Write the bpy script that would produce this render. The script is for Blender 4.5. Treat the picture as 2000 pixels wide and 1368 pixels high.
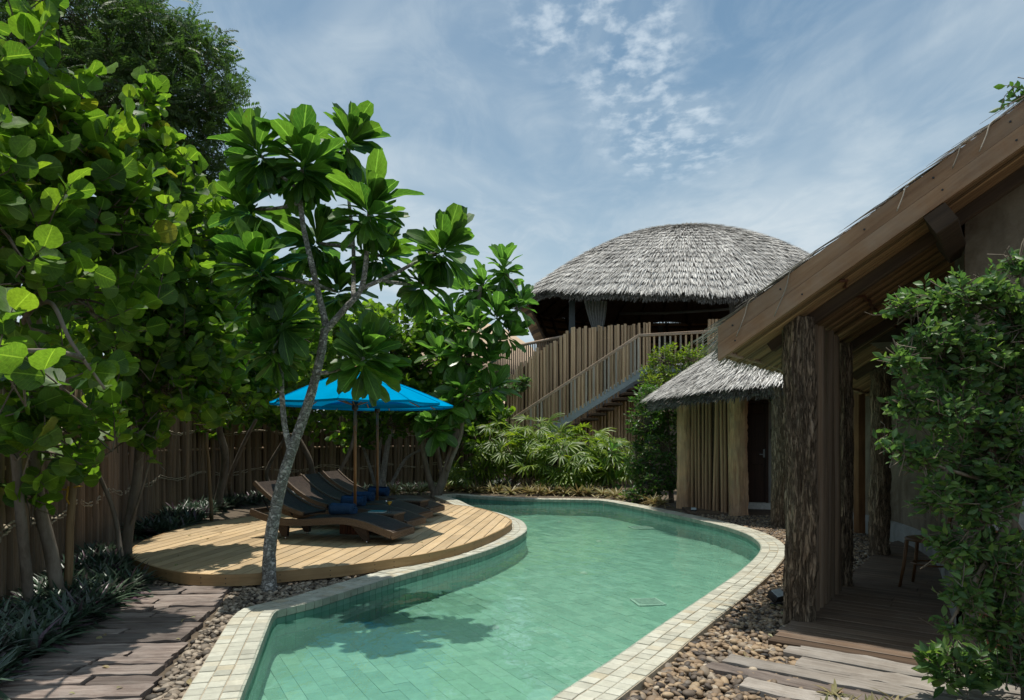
import bpy, math, random
import numpy as np
from mathutils import Vector, Matrix, noise as mnoise
from mathutils.geometry import delaunay_2d_cdt
random.seed(11)
NP = np.random.default_rng(11)
SC = bpy.context.scene
COL = SC.collection
for o in list(bpy.data.objects): bpy.data.objects.remove(o)

# ---------------------------------------------------------------- camera, sky, sun, exposure
F, HZ, CH = 1333.0, 855.0, 1.45          # focal length in photo pixels, horizon row, eye height
cam = bpy.data.cameras.new('camera'); cam_o = bpy.data.objects.new('camera', cam); COL.objects.link(cam_o)
cam_o.location = (0, 0, CH); cam_o.rotation_euler = (math.pi/2, 0, 0)
cam.sensor_width = 36; cam.lens = F/2000*36; cam.shift_y = (HZ-684)/2000
cam.clip_start = 0.05; cam.clip_end = 3000
SC.camera = cam_o
SUN_TO = Vector((-0.05, 0.08, 1.0)).normalized()
EL = math.asin(SUN_TO.z); AZ = math.atan2(SUN_TO.x, SUN_TO.y)
sl = bpy.data.lights.new('sun', 'SUN'); sl.energy = 3.15; sl.angle = math.radians(0.6); sl.color = (1, .95, .86)
so = bpy.data.objects.new('sun', sl); COL.objects.link(so); so.rotation_euler = SUN_TO.to_track_quat('Z', 'Y').to_euler()
so.location = (0, 0, 30)
SC.view_settings.view_transform = 'Standard'; SC.view_settings.look = 'None'
SC.view_settings.exposure = 0.58; SC.view_settings.gamma = 1.0
SC.cycles.max_bounces = 6; SC.cycles.diffuse_bounces = 3; SC.cycles.glossy_bounces = 3; SC.cycles.transmission_bounces = 3; SC.cycles.transparent_max_bounces = 8
SC.cycles.caustics_reflective = False; SC.cycles.caustics_refractive = False

W = bpy.data.worlds.new('World'); SC.world = W; W.use_nodes = True

class NT:
    """small node-tree helper"""
    def __init__(s, tree): s.t = tree; s.n = tree.nodes; s.l = tree.links
    def add(s, typ, **kw):
        nd = s.n.new(typ)
        for k, v in kw.items():
            if k in ('ins',): continue
            setattr(nd, k, v)
        return nd
    def set(s, sock, val):
        if hasattr(val, 'is_linked') or isinstance(val, bpy.types.NodeSocket): s.l.new(val, sock)
        else: sock.default_value = val
    def math(s, op, a, b=None, c=None, clamp=False):
        nd = s.n.new('ShaderNodeMath'); nd.operation = op; nd.use_clamp = clamp
        for i, v in enumerate((a, b, c)):
            if v is not None: s.set(nd.inputs[i], v)
        return nd.outputs[0]
    def vmath(s, op, a, b=None):
        nd = s.n.new('ShaderNodeVectorMath'); nd.operation = op
        s.set(nd.inputs[0], a)
        if b is not None: s.set(nd.inputs[3 if op == 'SCALE' else 1], b)
        return nd.outputs['Value'] if op in ('LENGTH', 'DOT_PRODUCT', 'DISTANCE') else nd.outputs[0]
    def noise(s, vec, scale=5, detail=4, rough=.55, dist=0.0, dim='3D'):
        nd = s.n.new('ShaderNodeTexNoise'); nd.noise_dimensions = dim
        if vec is not None: s.l.new(vec, nd.inputs['Vector'])
        nd.inputs['Scale'].default_value = scale; nd.inputs['Detail'].default_value = detail
        nd.inputs['Roughness'].default_value = rough; nd.inputs['Distortion'].default_value = dist
        return nd.outputs[0]
    def ramp(s, fac, stops):
        nd = s.n.new('ShaderNodeValToRGB'); s.l.new(fac, nd.inputs[0])
        cr = nd.color_ramp
        while len(cr.elements) < len(stops): cr.elements.new(.5)
        for e, (p, c) in zip(cr.elements, stops):
            e.position = p; e.color = (*c, 1) if len(c) == 3 else c
        return nd.outputs[0]
    def mix(s, fac, a, b, mode='MIX'):
        nd = s.n.new('ShaderNodeMix'); nd.data_type = 'RGBA'; nd.blend_type = mode
        s.set(nd.inputs[0], fac)
        for i, v in ((6, a), (7, b)):
            if isinstance(v, tuple) and len(v) == 3: v = (*v, 1)
            s.set(nd.inputs[i], v)
        return nd.outputs[2]
    def maprange(s, v, a, b, c=0.0, d=1.0, smooth=False):
        nd = s.n.new('ShaderNodeMapRange')
        if smooth: nd.interpolation_type = 'SMOOTHSTEP'
        s.l.new(v, nd.inputs[0])
        for i, x in enumerate((a, b, c, d)): nd.inputs[i+1].default_value = x
        return nd.outputs[0]
    def mapping(s, vec, scale=(1, 1, 1), rot=(0, 0, 0), loc=(0, 0, 0)):
        nd = s.n.new('ShaderNodeMapping'); s.l.new(vec, nd.inputs[0])
        nd.inputs[1].default_value = loc; nd.inputs[2].default_value = rot; nd.inputs[3].default_value = scale
        return nd.outputs[0]

# sky: clear-air sky with thin high cloud and one field of small puffs
w = NT(W.node_tree); w.n.clear()
sky = w.add('ShaderNodeTexSky', sky_type='NISHITA'); sky.sun_disc = False
sky.sun_elevation = EL; sky.sun_rotation = AZ; sky.air_density = 1.0; sky.dust_density = 1.2; sky.ozone_density = 1.6
tc = w.add('ShaderNodeTexCoord')
sep = w.add('ShaderNodeSeparateXYZ'); w.l.new(tc.outputs['Generated'], sep.inputs[0])
zz = w.math('MAXIMUM', sep.outputs[2], 0.06)
cmb = w.add('ShaderNodeCombineXYZ')
w.l.new(w.math('DIVIDE', sep.outputs[0], zz), cmb.inputs[0]); w.l.new(w.math('DIVIDE', sep.outputs[1], zz), cmb.inputs[1])
pl = cmb.outputs[0]
veil = w.noise(w.mapping(pl, (1.0, .55, 1), (0, 0, .5), (1.3, .4, 0)), .9, 5, .55, .6)
veil = w.maprange(veil, .36, .68, 0, 1, True)
low = w.maprange(sep.outputs[2], .08, .52, .95, .0, True)          # thin cloud thickens towards the horizon
fine = w.maprange(w.noise(w.mapping(pl, (1, .5, 1), (0, 0, .7)), 3.4, 6, .62, .8), .4, .7, 0, .22, True)
veil2 = w.math('MINIMUM', w.math('ADD', w.math('ADD', w.math('MULTIPLY', veil, .55), fine), w.math('MULTIPLY', low, .66)), 1.0)
puff = w.math('ADD', w.math('MULTIPLY', w.noise(w.mapping(pl, (1, .8, 1), (0, 0, .25)), 15, 6, .55, .15), .75), w.math('MULTIPLY', w.noise(w.mapping(pl, (1, .6, 1), (0, 0, -.3)), 6, 4, .5, .3), .25))
puff = w.maprange(puff, .43, .66, 0, 1, True)
# the field of puffs lies along a line on the cloud layer
A, B = Vector((.16, 1.50)), Vector((.74, 2.75)); AB = (B-A); L2 = AB.length
ax = AB/L2; nx = Vector((-ax.y, ax.x))
rel = w.vmath('SUBTRACT', pl, (A.x, A.y, 0))
wob = w.math('MULTIPLY', w.math('SUBTRACT', w.noise(pl, 3.2, 3), .5), .55)
al = w.vmath('DOT_PRODUCT', rel, (ax.x, ax.y, 0)); ac = w.math('ADD', w.vmath('DOT_PRODUCT', rel, (nx.x, nx.y, 0)), wob)
fld = w.math('MULTIPLY', w.maprange(w.math('ABSOLUTE', ac), .06, .27, 1, 0, True),
             w.math('MULTIPLY', w.maprange(al, -.35, .1, 0, 1, True), w.maprange(al, .85, 1.5, 1, 0, True)))
puff = w.math('MULTIPLY', w.math('MULTIPLY', puff, fld), .50)
base = w.mix(1.0, sky.outputs[0], (.74, .85, .76), 'MULTIPLY')
c1 = w.mix(veil2, base, (4.1, 4.75, 5.2))
c2 = w.mix(puff, c1, (5.8, 6.4, 6.8))
bg = w.add('ShaderNodeBackground'); bg.inputs[1].default_value = 0.10
w.l.new(c2, bg.inputs[0]); wo = w.add('ShaderNodeOutputWorld'); w.l.new(bg.outputs[0], wo.inputs[0])

# ---------------------------------------------------------------- pixel helpers (photo pixels -> metres)
def G(x, y, z=0.0):
    d = F*(CH-z)/(y-HZ); return Vector(((x-1000)/F*d, d, z))
def D(x, y, d):
    return Vector(((x-1000)/F*d, d, CH+(HZ-y)/F*d))
def px(p):
    d = max(p[1], .01); return 1000+p[0]/d*F, HZ-(p[2]-CH)/d*F, p[1]
def inframe(p, m=40):
    x, y, d = px(p); return d > .3 and -m < x < 2000+m and -m < y < 1368+m

# ---------------------------------------------------------------- materials
MATS = {}
def newmat(name):
    m = bpy.data.materials.new(name); m.use_nodes = True
    n = NT(m.node_tree); n.n.clear(); out = n.add('ShaderNodeOutputMaterial')
    MATS[name] = m
    return m, n, out
def rnd_id(n):
    """one random number per object and per loose piece"""
    a = n.add('ShaderNodeObjectInfo').outputs['Random']; b = n.add('ShaderNodeNewGeometry').outputs['Random Per Island']
    return n.math('FRACT', n.math('ADD', a, b))
def princ(n, out, col, rough=.6, bump=None, bs=.3, bd=.01, spec=.5, **kw):
    p = n.add('ShaderNodeBsdfPrincipled')
    if isinstance(col, tuple): p.inputs['Base Color'].default_value = (*col[:3], 1)
    else: n.l.new(col, p.inputs['Base Color'])
    n.set(p.inputs['Roughness'], rough); p.inputs['Specular IOR Level'].default_value = spec
    for k, v in kw.items(): n.set(p.inputs[k], v)
    if bump is not None:
        b = n.add('ShaderNodeBump'); b.inputs['Strength'].default_value = bs; b.inputs['Distance'].default_value = bd
        n.l.new(bump, b.inputs['Height']); n.l.new(b.outputs[0], p.inputs['Normal'])
    n.l.new(p.outputs[0], out.inputs[0]); return p
def m_wood(name, dark, mid, light, grain=(1.2, 22, 22), rough=.75, bs=.5, bd=.006, vary=.35, weather=0.0, wcol=(.3, .29, .27), spec=.3):
    m, n, out = newmat(name)
    r = rnd_id(n); o = n.add('ShaderNodeTexCoord').outputs['Object']
    off = n.add('ShaderNodeCombineXYZ'); n.l.new(n.math('MULTIPLY', r, 37.0), off.inputs[0]); n.l.new(n.math('MULTIPLY', r, 91.0), off.inputs[1]); n.l.new(n.math('MULTIPLY', r, 13.0), off.inputs[2])
    v = n.vmath('ADD', o, off.outputs[0])
    g = n.noise(n.mapping(v, grain), 1.0, 6, .62, .35)
    g2 = n.noise(n.mapping(v, tuple(x*3.1 for x in grain)), 1.0, 4, .6)
    blot = n.noise(v, 2.3, 4, .6)
    c = n.ramp(n.math('ADD', n.math('MULTIPLY', g, .75), n.math('MULTIPLY', g2, .25)), [(.28, dark), (.5, mid), (.74, light)])
    c = n.mix(n.maprange(blot, .35, .75, 0, .55), c, tuple(x*.55 for x in mid))
    if weather: c = n.mix(n.math('MULTIPLY', n.maprange(n.noise(v, 3.7, 5, .65), .42, .66), weather), c, wcol)
    br = n.maprange(r, 0, 1, 1-vary, 1+vary)
    c = n.mix(1.0, c, br, 'MULTIPLY')
    princ(n, out, c, rough, n.math('ADD', g, n.math('MULTIPLY', g2, .5)), bs, bd, spec)
    return m
m_wood('log', (.075, .05, .031), (.215, .145, .092), (.36, .265, .18), (18, 18, .9), .85, .6, .008, .38, .35, (.19, .175, .155))
m_wood('hut_log', (.20, .10, .05), (.56, .335, .19), (.74, .51, .33), (26, 26, 1.4), .85, .9, .012, .38, .45, (.27, .20, .14))
m_wood('palisade', (.22, .13, .07), (.60, .405, .235), (.74, .56, .38), (22, 22, .8), .8, .5, .007, .34, .3, (.56, .48, .38))
m_wood('baluster', (.24, .18, .13), (.50, .42, .33), (.66, .60, .52), (22, 22, .8), .8, .5, .006, .3, .6, (.52, .49, .44))
def m_bark(name, fis, mid, light, lich, sa=(34, 34, 5.0), sb=(70, 70, 18), sc=(7, 7, 2.2), fm=.72):
    m, n, out = newmat(name)
    o = n.add('ShaderNodeTexCoord').outputs['Object']
    wv = n.vmath('ADD', o, n.vmath('SCALE', n.add('ShaderNodeTexNoise').outputs[1], .03))
    a = n.noise(n.mapping(wv, sa), 1.0, 5, .6, .6); b = n.noise(n.mapping(o, sb), 1.0, 4, .6); c_ = n.noise(n.mapping(o, sc), 1.0, 4, .6)
    rid = n.math('ABSOLUTE', n.math('SUBTRACT', a, .5))
    col = n.ramp(n.math('ADD', n.math('MULTIPLY', b, .5), n.math('MULTIPLY', c_, .5)), [(.32, mid), (.52, light), (.70, lich)])
    col = n.mix(n.maprange(rid, .006, .045, fm, 0, True), col, (*fis, 1))
    princ(n, out, col, .92, n.math('ADD', n.maprange(rid, 0, .09, 0, 1), n.math('MULTIPLY', b, .5)), 1.0, .02, .2)
m_bark('pillar', (.045, .03, .02), (.17, .118, .076), (.29, .215, .147), (.38, .31, .23))
m_bark('trunk', (.10, .088, .07), (.26, .24, .21), (.50, .48, .44), (.66, .645, .61), (20, 20, 26), (60, 60, 75), (9, 9, 7), .6)
m_wood('sleeper', (.028, .02, .017), (.17, .132, .112), (.42, .35, .30), (1.6, 24, 24), .85, 1.0, .012, .40, .5, (.26, .225, .20))
m_wood('sleeper_pale', (.10, .085, .07), (.28, .245, .21), (.42, .385, .34), (1.3, 30, 30), .85, .9, .008, .2, .5, (.44, .41, .37))
m_wood('deck', (.37, .25, .13), (.50, .36, .20), (.58, .435, .265), (1.2, 42, 42), .62, .25, .003, .20, .3, (.47, .38, .26), spec=.35)
m_wood('deck_edge', (.25, .155, .07), (.34, .22, .105), (.42, .285, .15), (2, 2, 30), .6, .15, .002, .1)
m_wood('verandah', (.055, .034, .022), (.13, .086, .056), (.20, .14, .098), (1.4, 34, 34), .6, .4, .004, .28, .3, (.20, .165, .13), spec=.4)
m_wood('barge', (.18, .09, .045), (.34, .20, .11), (.46, .30, .185), (1.0, 16, 16), .7, .4, .004, .12, .5, (.32, .245, .18))
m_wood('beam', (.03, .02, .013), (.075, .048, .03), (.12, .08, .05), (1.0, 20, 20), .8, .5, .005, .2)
m_wood('reed', (.07, .04, .02), (.24, .145, .072), (.40, .26, .14), (1.0, 40, 40), .7, .4, .004, .5)
m_wood('rail', (.22, .135, .085), (.44, .30, .205), (.58, .44, .33), (1.0, 26, 26), .75, .4, .004, .15, .4, (.46, .40, .34))
m_wood('pole_wood', (.13, .055, .018), (.27, .125, .045), (.36, .19, .08), (30, 30, 1.5), .4, .15, .002, .1, spec=.5)
m_wood('slat_red', (.07, .024, .012), (.16, .06, .03), (.24, .10, .055), (20, 20, 1.2), .5, .3, .003, .2)
m_wood('door', (.018, .008, .005), (.045, .02, .012), (.075, .036, .022), (24, 24, 1), .5, .2, .002, .1)
m_wood('chair_wood', (.06, .028, .012), (.16, .08, .035), (.26, .14, .07), (20, 20, 2), .45, .2, .002, .1)
m_wood('stake', (.12, .075, .035), (.26, .175, .09), (.36, .26, .15), (22, 22, .8), .7, .3, .003, .2)
m_wood('trunk_brown', (.065, .052, .038), (.175, .145, .11), (.29, .25, .20), (16, 16, 3), .9, .6, .008, .2, .4, (.27, .245, .215))
m_wood('twig', (.07, .055, .038), (.16, .13, .095), (.27, .235, .19), (20, 20, 3), .9, .4, .004, .3)

def m_leaf(name, cols, trans, vein=.0, rough=.38, midrib=.035, tmix=.45, nscale=9, spec=.5, red=None):
    """leaf blade: diffuse + translucent, veins from the blade's own uv"""
    m, n, out = newmat(name)
    r = rnd_id(n)
    geo = n.add('ShaderNodeTexCoord')
    c = n.ramp(r, [(i/(len(cols)-1), k) for i, k in enumerate(cols)])
    nz = n.noise(geo.outputs['Object'], nscale, 3, .6)
    c = n.mix(1.0, c, n.maprange(nz, .25, .75, .72, 1.28), 'MULTIPLY')
    if vein >= .3: c = n.mix(n.maprange(n.noise(n.vmath('ADD', geo.outputs['UV'], n.vmath('SCALE', geo.outputs['Object'], 1.7)), 5.5, 3, .6), .66, .72, 0, .75, True), c, (.10, .075, .02))
    if vein > 0:
        sp = n.add('ShaderNodeSeparateXYZ'); n.l.new(geo.outputs['UV'], sp.inputs[0])
        ax_ = n.math('ABSOLUTE', n.math('SUBTRACT', sp.outputs[0], .5))
        mid = n.maprange(ax_, midrib*.4, midrib, 1, 0, True)
        ph = n.math('SUBTRACT', n.math('MULTIPLY', sp.outputs[1], 7.0), n.math('MULTIPLY', ax_, 5.5))
        side = n.maprange(n.math('ABSOLUTE', n.math('SUBTRACT', n.math('FRACT', ph), .5)), .015, .055, 1, 0, True)
        vv = n.math('MINIMUM', n.math('ADD', mid, n.math('MULTIPLY', side, .45)), 1.0)
        c = n.mix(n.math('MULTIPLY', vv, vein), c, tuple(min(1, x*2.6+.04) for x in cols[-1]))
    p = n.add('ShaderNodeBsdfPrincipled'); n.l.new(c, p.inputs['Base Color'])
    p.inputs['Roughness'].default_value = rough; p.inputs['Specular IOR Level'].default_value = spec
    t = n.add('ShaderNodeBsdfTranslucent')
    n.l.new(n.mix(1.0, c, (*trans, 1), 'MULTIPLY'), t.inputs[0])
    mx = n.add('ShaderNodeMixShader'); mx.inputs[0].default_value = tmix
    n.l.new(p.outputs[0], mx.inputs[1]); n.l.new(t.outputs[0], mx.inputs[2]); n.l.new(mx.outputs[0], out.inputs[0])
    return m
m_leaf('leaf_grape', [(.030, .072, .016), (.05, .115, .018), (.078, .155, .020), (.115, .195, .024)], (3.2, 3.0, 1.2), .32, .5, .03, .46, spec=.35)
m_leaf('leaf_grape_yellow', [(.16, .19, .02), (.22, .22, .03)], (2.2, 2.2, 1.2), .3, .4, .03, .42)
m_leaf('leaf_barr', [(.022, .068, .014), (.042, .105, .018), (.075, .155, .022)], (3.0, 3.0, 1.5), .42, .46, .04, .40, spec=.4)
m_leaf('leaf_barr_light', [(.045, .12, .022), (.07, .16, .028), (.095, .195, .035)], (2.3, 2.4, 1.5), .4, .35, .045, .42)
m_leaf('leaf_fine', [(.032, .068, .018), (.05, .098, .024), (.08, .135, .03)], (2.0, 2.2, 1.4), 0, .55, .03, .34, 3)
m_leaf('leaf_small', [(.04, .095, .035), (.06, .13, .045), (.09, .165, .05), (.13, .21, .05)], (2.4, 2.5, 1.3), .12, .45, .05, .36, spec=.4)
m_leaf('leaf_bush', [(.024, .07, .018), (.045, .105, .02), (.075, .145, .022)], (2.3, 2.4, 1.3), 0, .42, .03, .4)
m_leaf('leaf_palm', [(.045, .10, .014), (.095, .17, .018), (.18, .25, .026)], (2.6, 2.4, 1.0), .2, .42, .1, .42)
m_leaf('leaf_rhoeo', [(.03, .062, .038), (.045, .085, .05), (.062, .105, .06), (.10, .05, .08)], (1.3, 1.3, 1.3), .12, .35, .08, .22)
m_leaf('leaf_brom', [(.20, .15, .07), (.30, .24, .12), (.16, .18, .06), (.38, .33, .19)], (1.6, 1.5, 1.2), .15, .5, .1, .25)
m_leaf('grass_dry', [(.16, .14, .06), (.24, .20, .10), (.11, .14, .04)], (1.5, 1.5, 1.2), 0, .7, .1, .25)

def m_thatch(name, cols, edge=None):
    m, n, out = newmat(name)
    r = rnd_id(n)
    c = n.ramp(r, cols)
    o = n.add('ShaderNodeTexCoord').outputs['Object']
    c = n.mix(1.0, c, n.maprange(n.noise(o, 1.1, 5, .65), .3, .7, .72, 1.22), 'MULTIPLY')
    princ(n, out, c, .9, n.noise(o, 40, 2), .3, .01, .2)
m_thatch('thatch', [(0, (.22, .21, .195)), (.25, (.46, .445, .42)), (.7, (.62, .605, .575)), (1, (.76, .745, .71))])
m_thatch('thatch_gap_dark', [(0, (.11, .105, .10)), (1, (.17, .16, .15))])  # dark shell colour standing in for shade between thatch blades
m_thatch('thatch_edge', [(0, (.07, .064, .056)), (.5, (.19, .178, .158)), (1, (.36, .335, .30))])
m_thatch('straw', [(0, (.20, .17, .13)), (1, (.52, .46, .38))])

def m_plain(name, col, rough=.5, nz=0, ns=20, metallic=0.0, bs=.2, bd=.005, var=.25, spec=.5):
    m, n, out = newmat(name)
    o = n.add('ShaderNodeTexCoord').outputs['Object']
    k = n.noise(o, ns, 5, .6)
    c = n.mix(1.0, (*col, 1), n.maprange(k, .25, .75, 1-var, 1+var), 'MULTIPLY')
    p = princ(n, out, c, rough, k, bs, bd, spec); p.inputs['Metallic'].default_value = metallic
    return m
m_plain('steel', (.30, .34, .37), .5, metallic=.25, var=.15)
m_plain('steel_dark', (.035, .05, .055), .5)
m_plain('black', (.012, .012, .013), .45)
m_plain('rope', (.34, .29, .21), .9, ns=70, bs=.6)
m_plain('rope_yellow', (.42, .24, .03), .9, ns=70)
m_plain('towel', (.030, .068, .14), .95, ns=140, bs=.9, bd=.006, var=.45, spec=.1)
m_plain('teal_cover', (.02, .27, .31), .4)
m_plain('paper', (.7, .68, .62), .7)
m_plain('terracotta', (.30, .115, .055), .8)
m_plain('white_paint', (.62, .62, .58), .7)
m_plain('chrome', (.6, .6, .6), .25, metallic=1.0)
m_plain('plate', (.045, .02, .012), .4)
m_plain('screed', (.27, .395, .325), .7)
m_plain('mortar', (.36, .31, .23), .9, ns=35, var=.35)
m_plain('soil', (.10, .075, .05), .95, ns=6, bs=.8, bd=.03, var=.5)
m_plain('far_roof', (.50, .37, .255), .95, ns=9, var=.2, bs=.5, bd=.03)
m_plain('mustard', (.45, .27, .05), .8)
m_plain('curtain_cloth', (.26, .265, .26), .95)
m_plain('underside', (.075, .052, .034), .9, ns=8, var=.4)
m_plain('pot_glass', (.5, .55, .55), .1)

def m_plaster(name, col, stain):
    m, n, out = newmat(name)
    o = n.add('ShaderNodeTexCoord').outputs['Object']
    a = n.noise(o, 1.6, 6, .65, .5); b = n.noise(n.mapping(o, (5, 5, .8)), 1.0, 4, .6); k = n.noise(o, 34, 4, .6)
    c = n.mix(n.maprange(a, .42, .62), (*col, 1), (*stain, 1))
    c = n.mix(n.maprange(b, .5, .7, 0, .5), c, tuple(x*.55 for x in stain))
    princ(n, out, c, .92, n.math('ADD', k, n.math('MULTIPLY', a, 2.0)), .45, .02, .2)
m_plaster('plaster', (.235, .20, .155), (.125, .10, .072))
m_plaster('hut_plaster', (.33, .33, .31), (.24, .235, .22))

def m_tile(name, cols, rough=.35, bump=.25, dirt=(.2, .2, .15), spec=.5):
    m, n, out = newmat(name)
    r = rnd_id(n); o = n.add('ShaderNodeTexCoord').outputs['Object']
    c = n.ramp(r, cols)
    a = n.noise(o, 13, 6, .7); k = n.noise(o, 60, 3)
    c = n.mix(1.0, c, n.maprange(a, .25, .75, .8, 1.2), 'MULTIPLY')
    c = n.mix(n.maprange(n.noise(o, 2.1, 6, .7), .52, .72, 0, .5), c, (*dirt, 1))
    princ(n, out, c, rough, n.math('ADD', a, k), bump, .004, spec)
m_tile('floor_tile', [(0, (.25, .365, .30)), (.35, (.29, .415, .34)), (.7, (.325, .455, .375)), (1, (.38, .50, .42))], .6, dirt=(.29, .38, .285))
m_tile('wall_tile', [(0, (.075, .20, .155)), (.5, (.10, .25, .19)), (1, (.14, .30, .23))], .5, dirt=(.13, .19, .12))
m_tile('coping_tile', [(0, (.34, .335, .275)), (.4, (.43, .425, .35)), (.75, (.49, .485, .405)), (1, (.41, .365, .26))], .75, .35, dirt=(.30, .25, .165), spec=.3)
m_tile('bullnose', [(0, (.25, .28, .23)), (1, (.36, .37, .30))], .7, .4, dirt=(.20, .17, .11), spec=.3)
m_tile('pebble', [(0, (.04, .036, .034)), (.25, (.13, .10, .075)), (.5, (.26, .18, .11)), (.75, (.38, .28, .175)), (.9, (.15, .13, .11)), (1, (.46, .38, .28))], .62, .15, dirt=(.13, .10, .075), spec=.3)
m_tile('pebble_grey', [(0, (.05, .043, .036)), (.3, (.15, .12, .09)), (.6, (.26, .205, .15)), (1, (.40, .34, .265))], .62, .15, dirt=(.12, .10, .08), spec=.3)

def m_wicker(name, dark, light):
    m, n, out = newmat(name)
    o = n.add('ShaderNodeTexCoord').outputs['UV']
    br = n.add('ShaderNodeTexBrick'); n.l.new(n.mapping(o, (1, 1, 1)), br.inputs['Vector'])
    br.inputs['Scale'].default_value = 1; br.inputs['Mortar Size'].default_value = .0022; br.inputs['Mortar Smooth'].default_value = 1
    br.inputs['Brick Width'].default_value = .035; br.inputs['Row Height'].default_value = .012
    br.inputs['Color1'].default_value = (*dark, 1); br.inputs['Color2'].default_value = (*light, 1); br.inputs['Mortar'].default_value = (.006, .004, .003, 1)
    princ(n, out, br.outputs[0], .62, br.outputs['Fac'], -.8, .006, .22)
m_wicker('wicker', (.040, .028, .021), (.075, .052, .038))
m_wicker('wicker_brown', (.115, .083, .06), (.20, .15, .108))

m, n, out = newmat('canopy')
o = n.add('ShaderNodeTexCoord').outputs['Object']
cc = n.mix(1.0, (.0, .33, .64, 1), n.maprange(n.noise(o, 3, 4), .3, .7, .9, 1.1), 'MULTIPLY')
d_ = n.add('ShaderNodeBsdfDiffuse'); n.l.new(cc, d_.inputs[0]); t_ = n.add('ShaderNodeBsdfTranslucent'); n.l.new(n.mix(1.0, cc, (.55, .6, .7), 'MULTIPLY'), t_.inputs[0])
mx = n.add('ShaderNodeMixShader'); mx.inputs[0].default_value = .3; n.l.new(d_.outputs[0], mx.inputs[1]); n.l.new(t_.outputs[0], mx.inputs[2]); n.l.new(mx.outputs[0], out.inputs[0])

m, n, out = newmat('water')
o = n.add('ShaderNodeTexCoord').outputs['Object']
a = n.noise(n.mapping(o, (1, .55, 1), (0, 0, .2)), 2.3, 3, .5, .4); b = n.noise(n.mapping(o, (1, .6, 1), (0, 0, -.4)), 9.0, 3, .55, .3)
hgt = n.math('ADD', a, n.math('MULTIPLY', b, .16))
bp = n.add('ShaderNodeBump'); bp.inputs['Strength'].default_value = .5; bp.inputs['Distance'].default_value = .05; n.l.new(hgt, bp.inputs['Height'])
fr = n.add('ShaderNodeFresnel'); fr.inputs[0].default_value = 1.33; n.l.new(bp.outputs[0], fr.inputs[1])
tr = n.add('ShaderNodeBsdfTransparent'); tr.inputs[0].default_value = (.72, .92, .84, 1)
gl = n.add('ShaderNodeBsdfGlossy'); gl.inputs['Roughness'].default_value = .015; gl.inputs[0].default_value = (1, 1, 1, 1); n.l.new(bp.outputs[0], gl.inputs['Normal'])
df = n.add('ShaderNodeBsdfDiffuse'); df.inputs[0].default_value = (.19, .45, .36, 1)          # diffuse green mixed in as a milky scattering look
m0_ = n.add('ShaderNodeMixShader'); m0_.inputs[0].default_value = .20; n.l.new(tr.outputs[0], m0_.inputs[1]); n.l.new(df.outputs[0], m0_.inputs[2])
mx = n.add('ShaderNodeMixShader'); n.l.new(fr.outputs[0], mx.inputs[0]); n.l.new(m0_.outputs[0], mx.inputs[1]); n.l.new(gl.outputs[0], mx.inputs[2]); n.l.new(mx.outputs[0], out.inputs[0])

m, n, out = newmat('glass')
g_ = n.add('ShaderNodeBsdfGlossy'); g_.inputs['Roughness'].default_value = .03; t_ = n.add('ShaderNodeBsdfTransparent'); t_.inputs[0].default_value = (.93, .96, .95, 1)
lw = n.add('ShaderNodeFresnel'); lw.inputs[0].default_value = 1.25
mx = n.add('ShaderNodeMixShader'); n.l.new(lw.outputs[0], mx.inputs[0]); n.l.new(t_.outputs[0], mx.inputs[1]); n.l.new(g_.outputs[0], mx.inputs[2]); n.l.new(mx.outputs[0], out.inputs[0])
m, n, out = newmat('drink'); princ(n, out, (.75, .42, .04), .2)

# ---------------------------------------------------------------- mesh helpers
def mesh_from(name, v, f, mat, smooth=False, uv=None):
    me = bpy.data.meshes.new(name)
    me.from_pydata([tuple(p) for p in v] if not isinstance(v, np.ndarray) else v.tolist(), [], f)
    if smooth: me.polygons.foreach_set('use_smooth', np.ones(len(me.polygons), bool))
    if uv is not None:
        ul = me.uv_layers.new(name='UVMap'); idx = np.zeros(len(me.loops), np.int32); me.loops.foreach_get('vertex_index', idx)
        ul.data.foreach_set('uv', np.asarray(uv, np.float32)[idx].ravel())
    me.materials.append(MATS[mat]); me.update(); return me
def link(o): COL.objects.link(o); return o
def thing(name, label, cat, loc=(0, 0, 0), group=None, rotz=0.0):
    o = bpy.data.objects.new(name, None); link(o); o.location = loc; o.rotation_euler = (0, 0, rotz); o.empty_display_size = .1
    o['label'] = label; o['category'] = cat
    if group: o['group'] = group
    return o
def struct(o, kind='structure'): o['kind'] = kind; return o
def tag(o, label, cat, group=None):
    o['label'] = label; o['category'] = cat
    if group: o['group'] = group
    return o
def wm(o): return (wm(o.parent) @ o.matrix_parent_inverse @ o.matrix_basis) if o.parent else o.matrix_basis.copy()
def put(name, me, parent=None, mtx=None, world=True):
    """link a mesh object; with world=True its mesh (and mtx) are in world metres even under a parent"""
    o = bpy.data.objects.new(name, me); link(o)
    if mtx is not None: o.matrix_basis = mtx
    if parent is not None:
        o.parent = parent
        o.matrix_parent_inverse = wm(parent).inverted() if world else Matrix.Identity(4)
    return o

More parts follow.
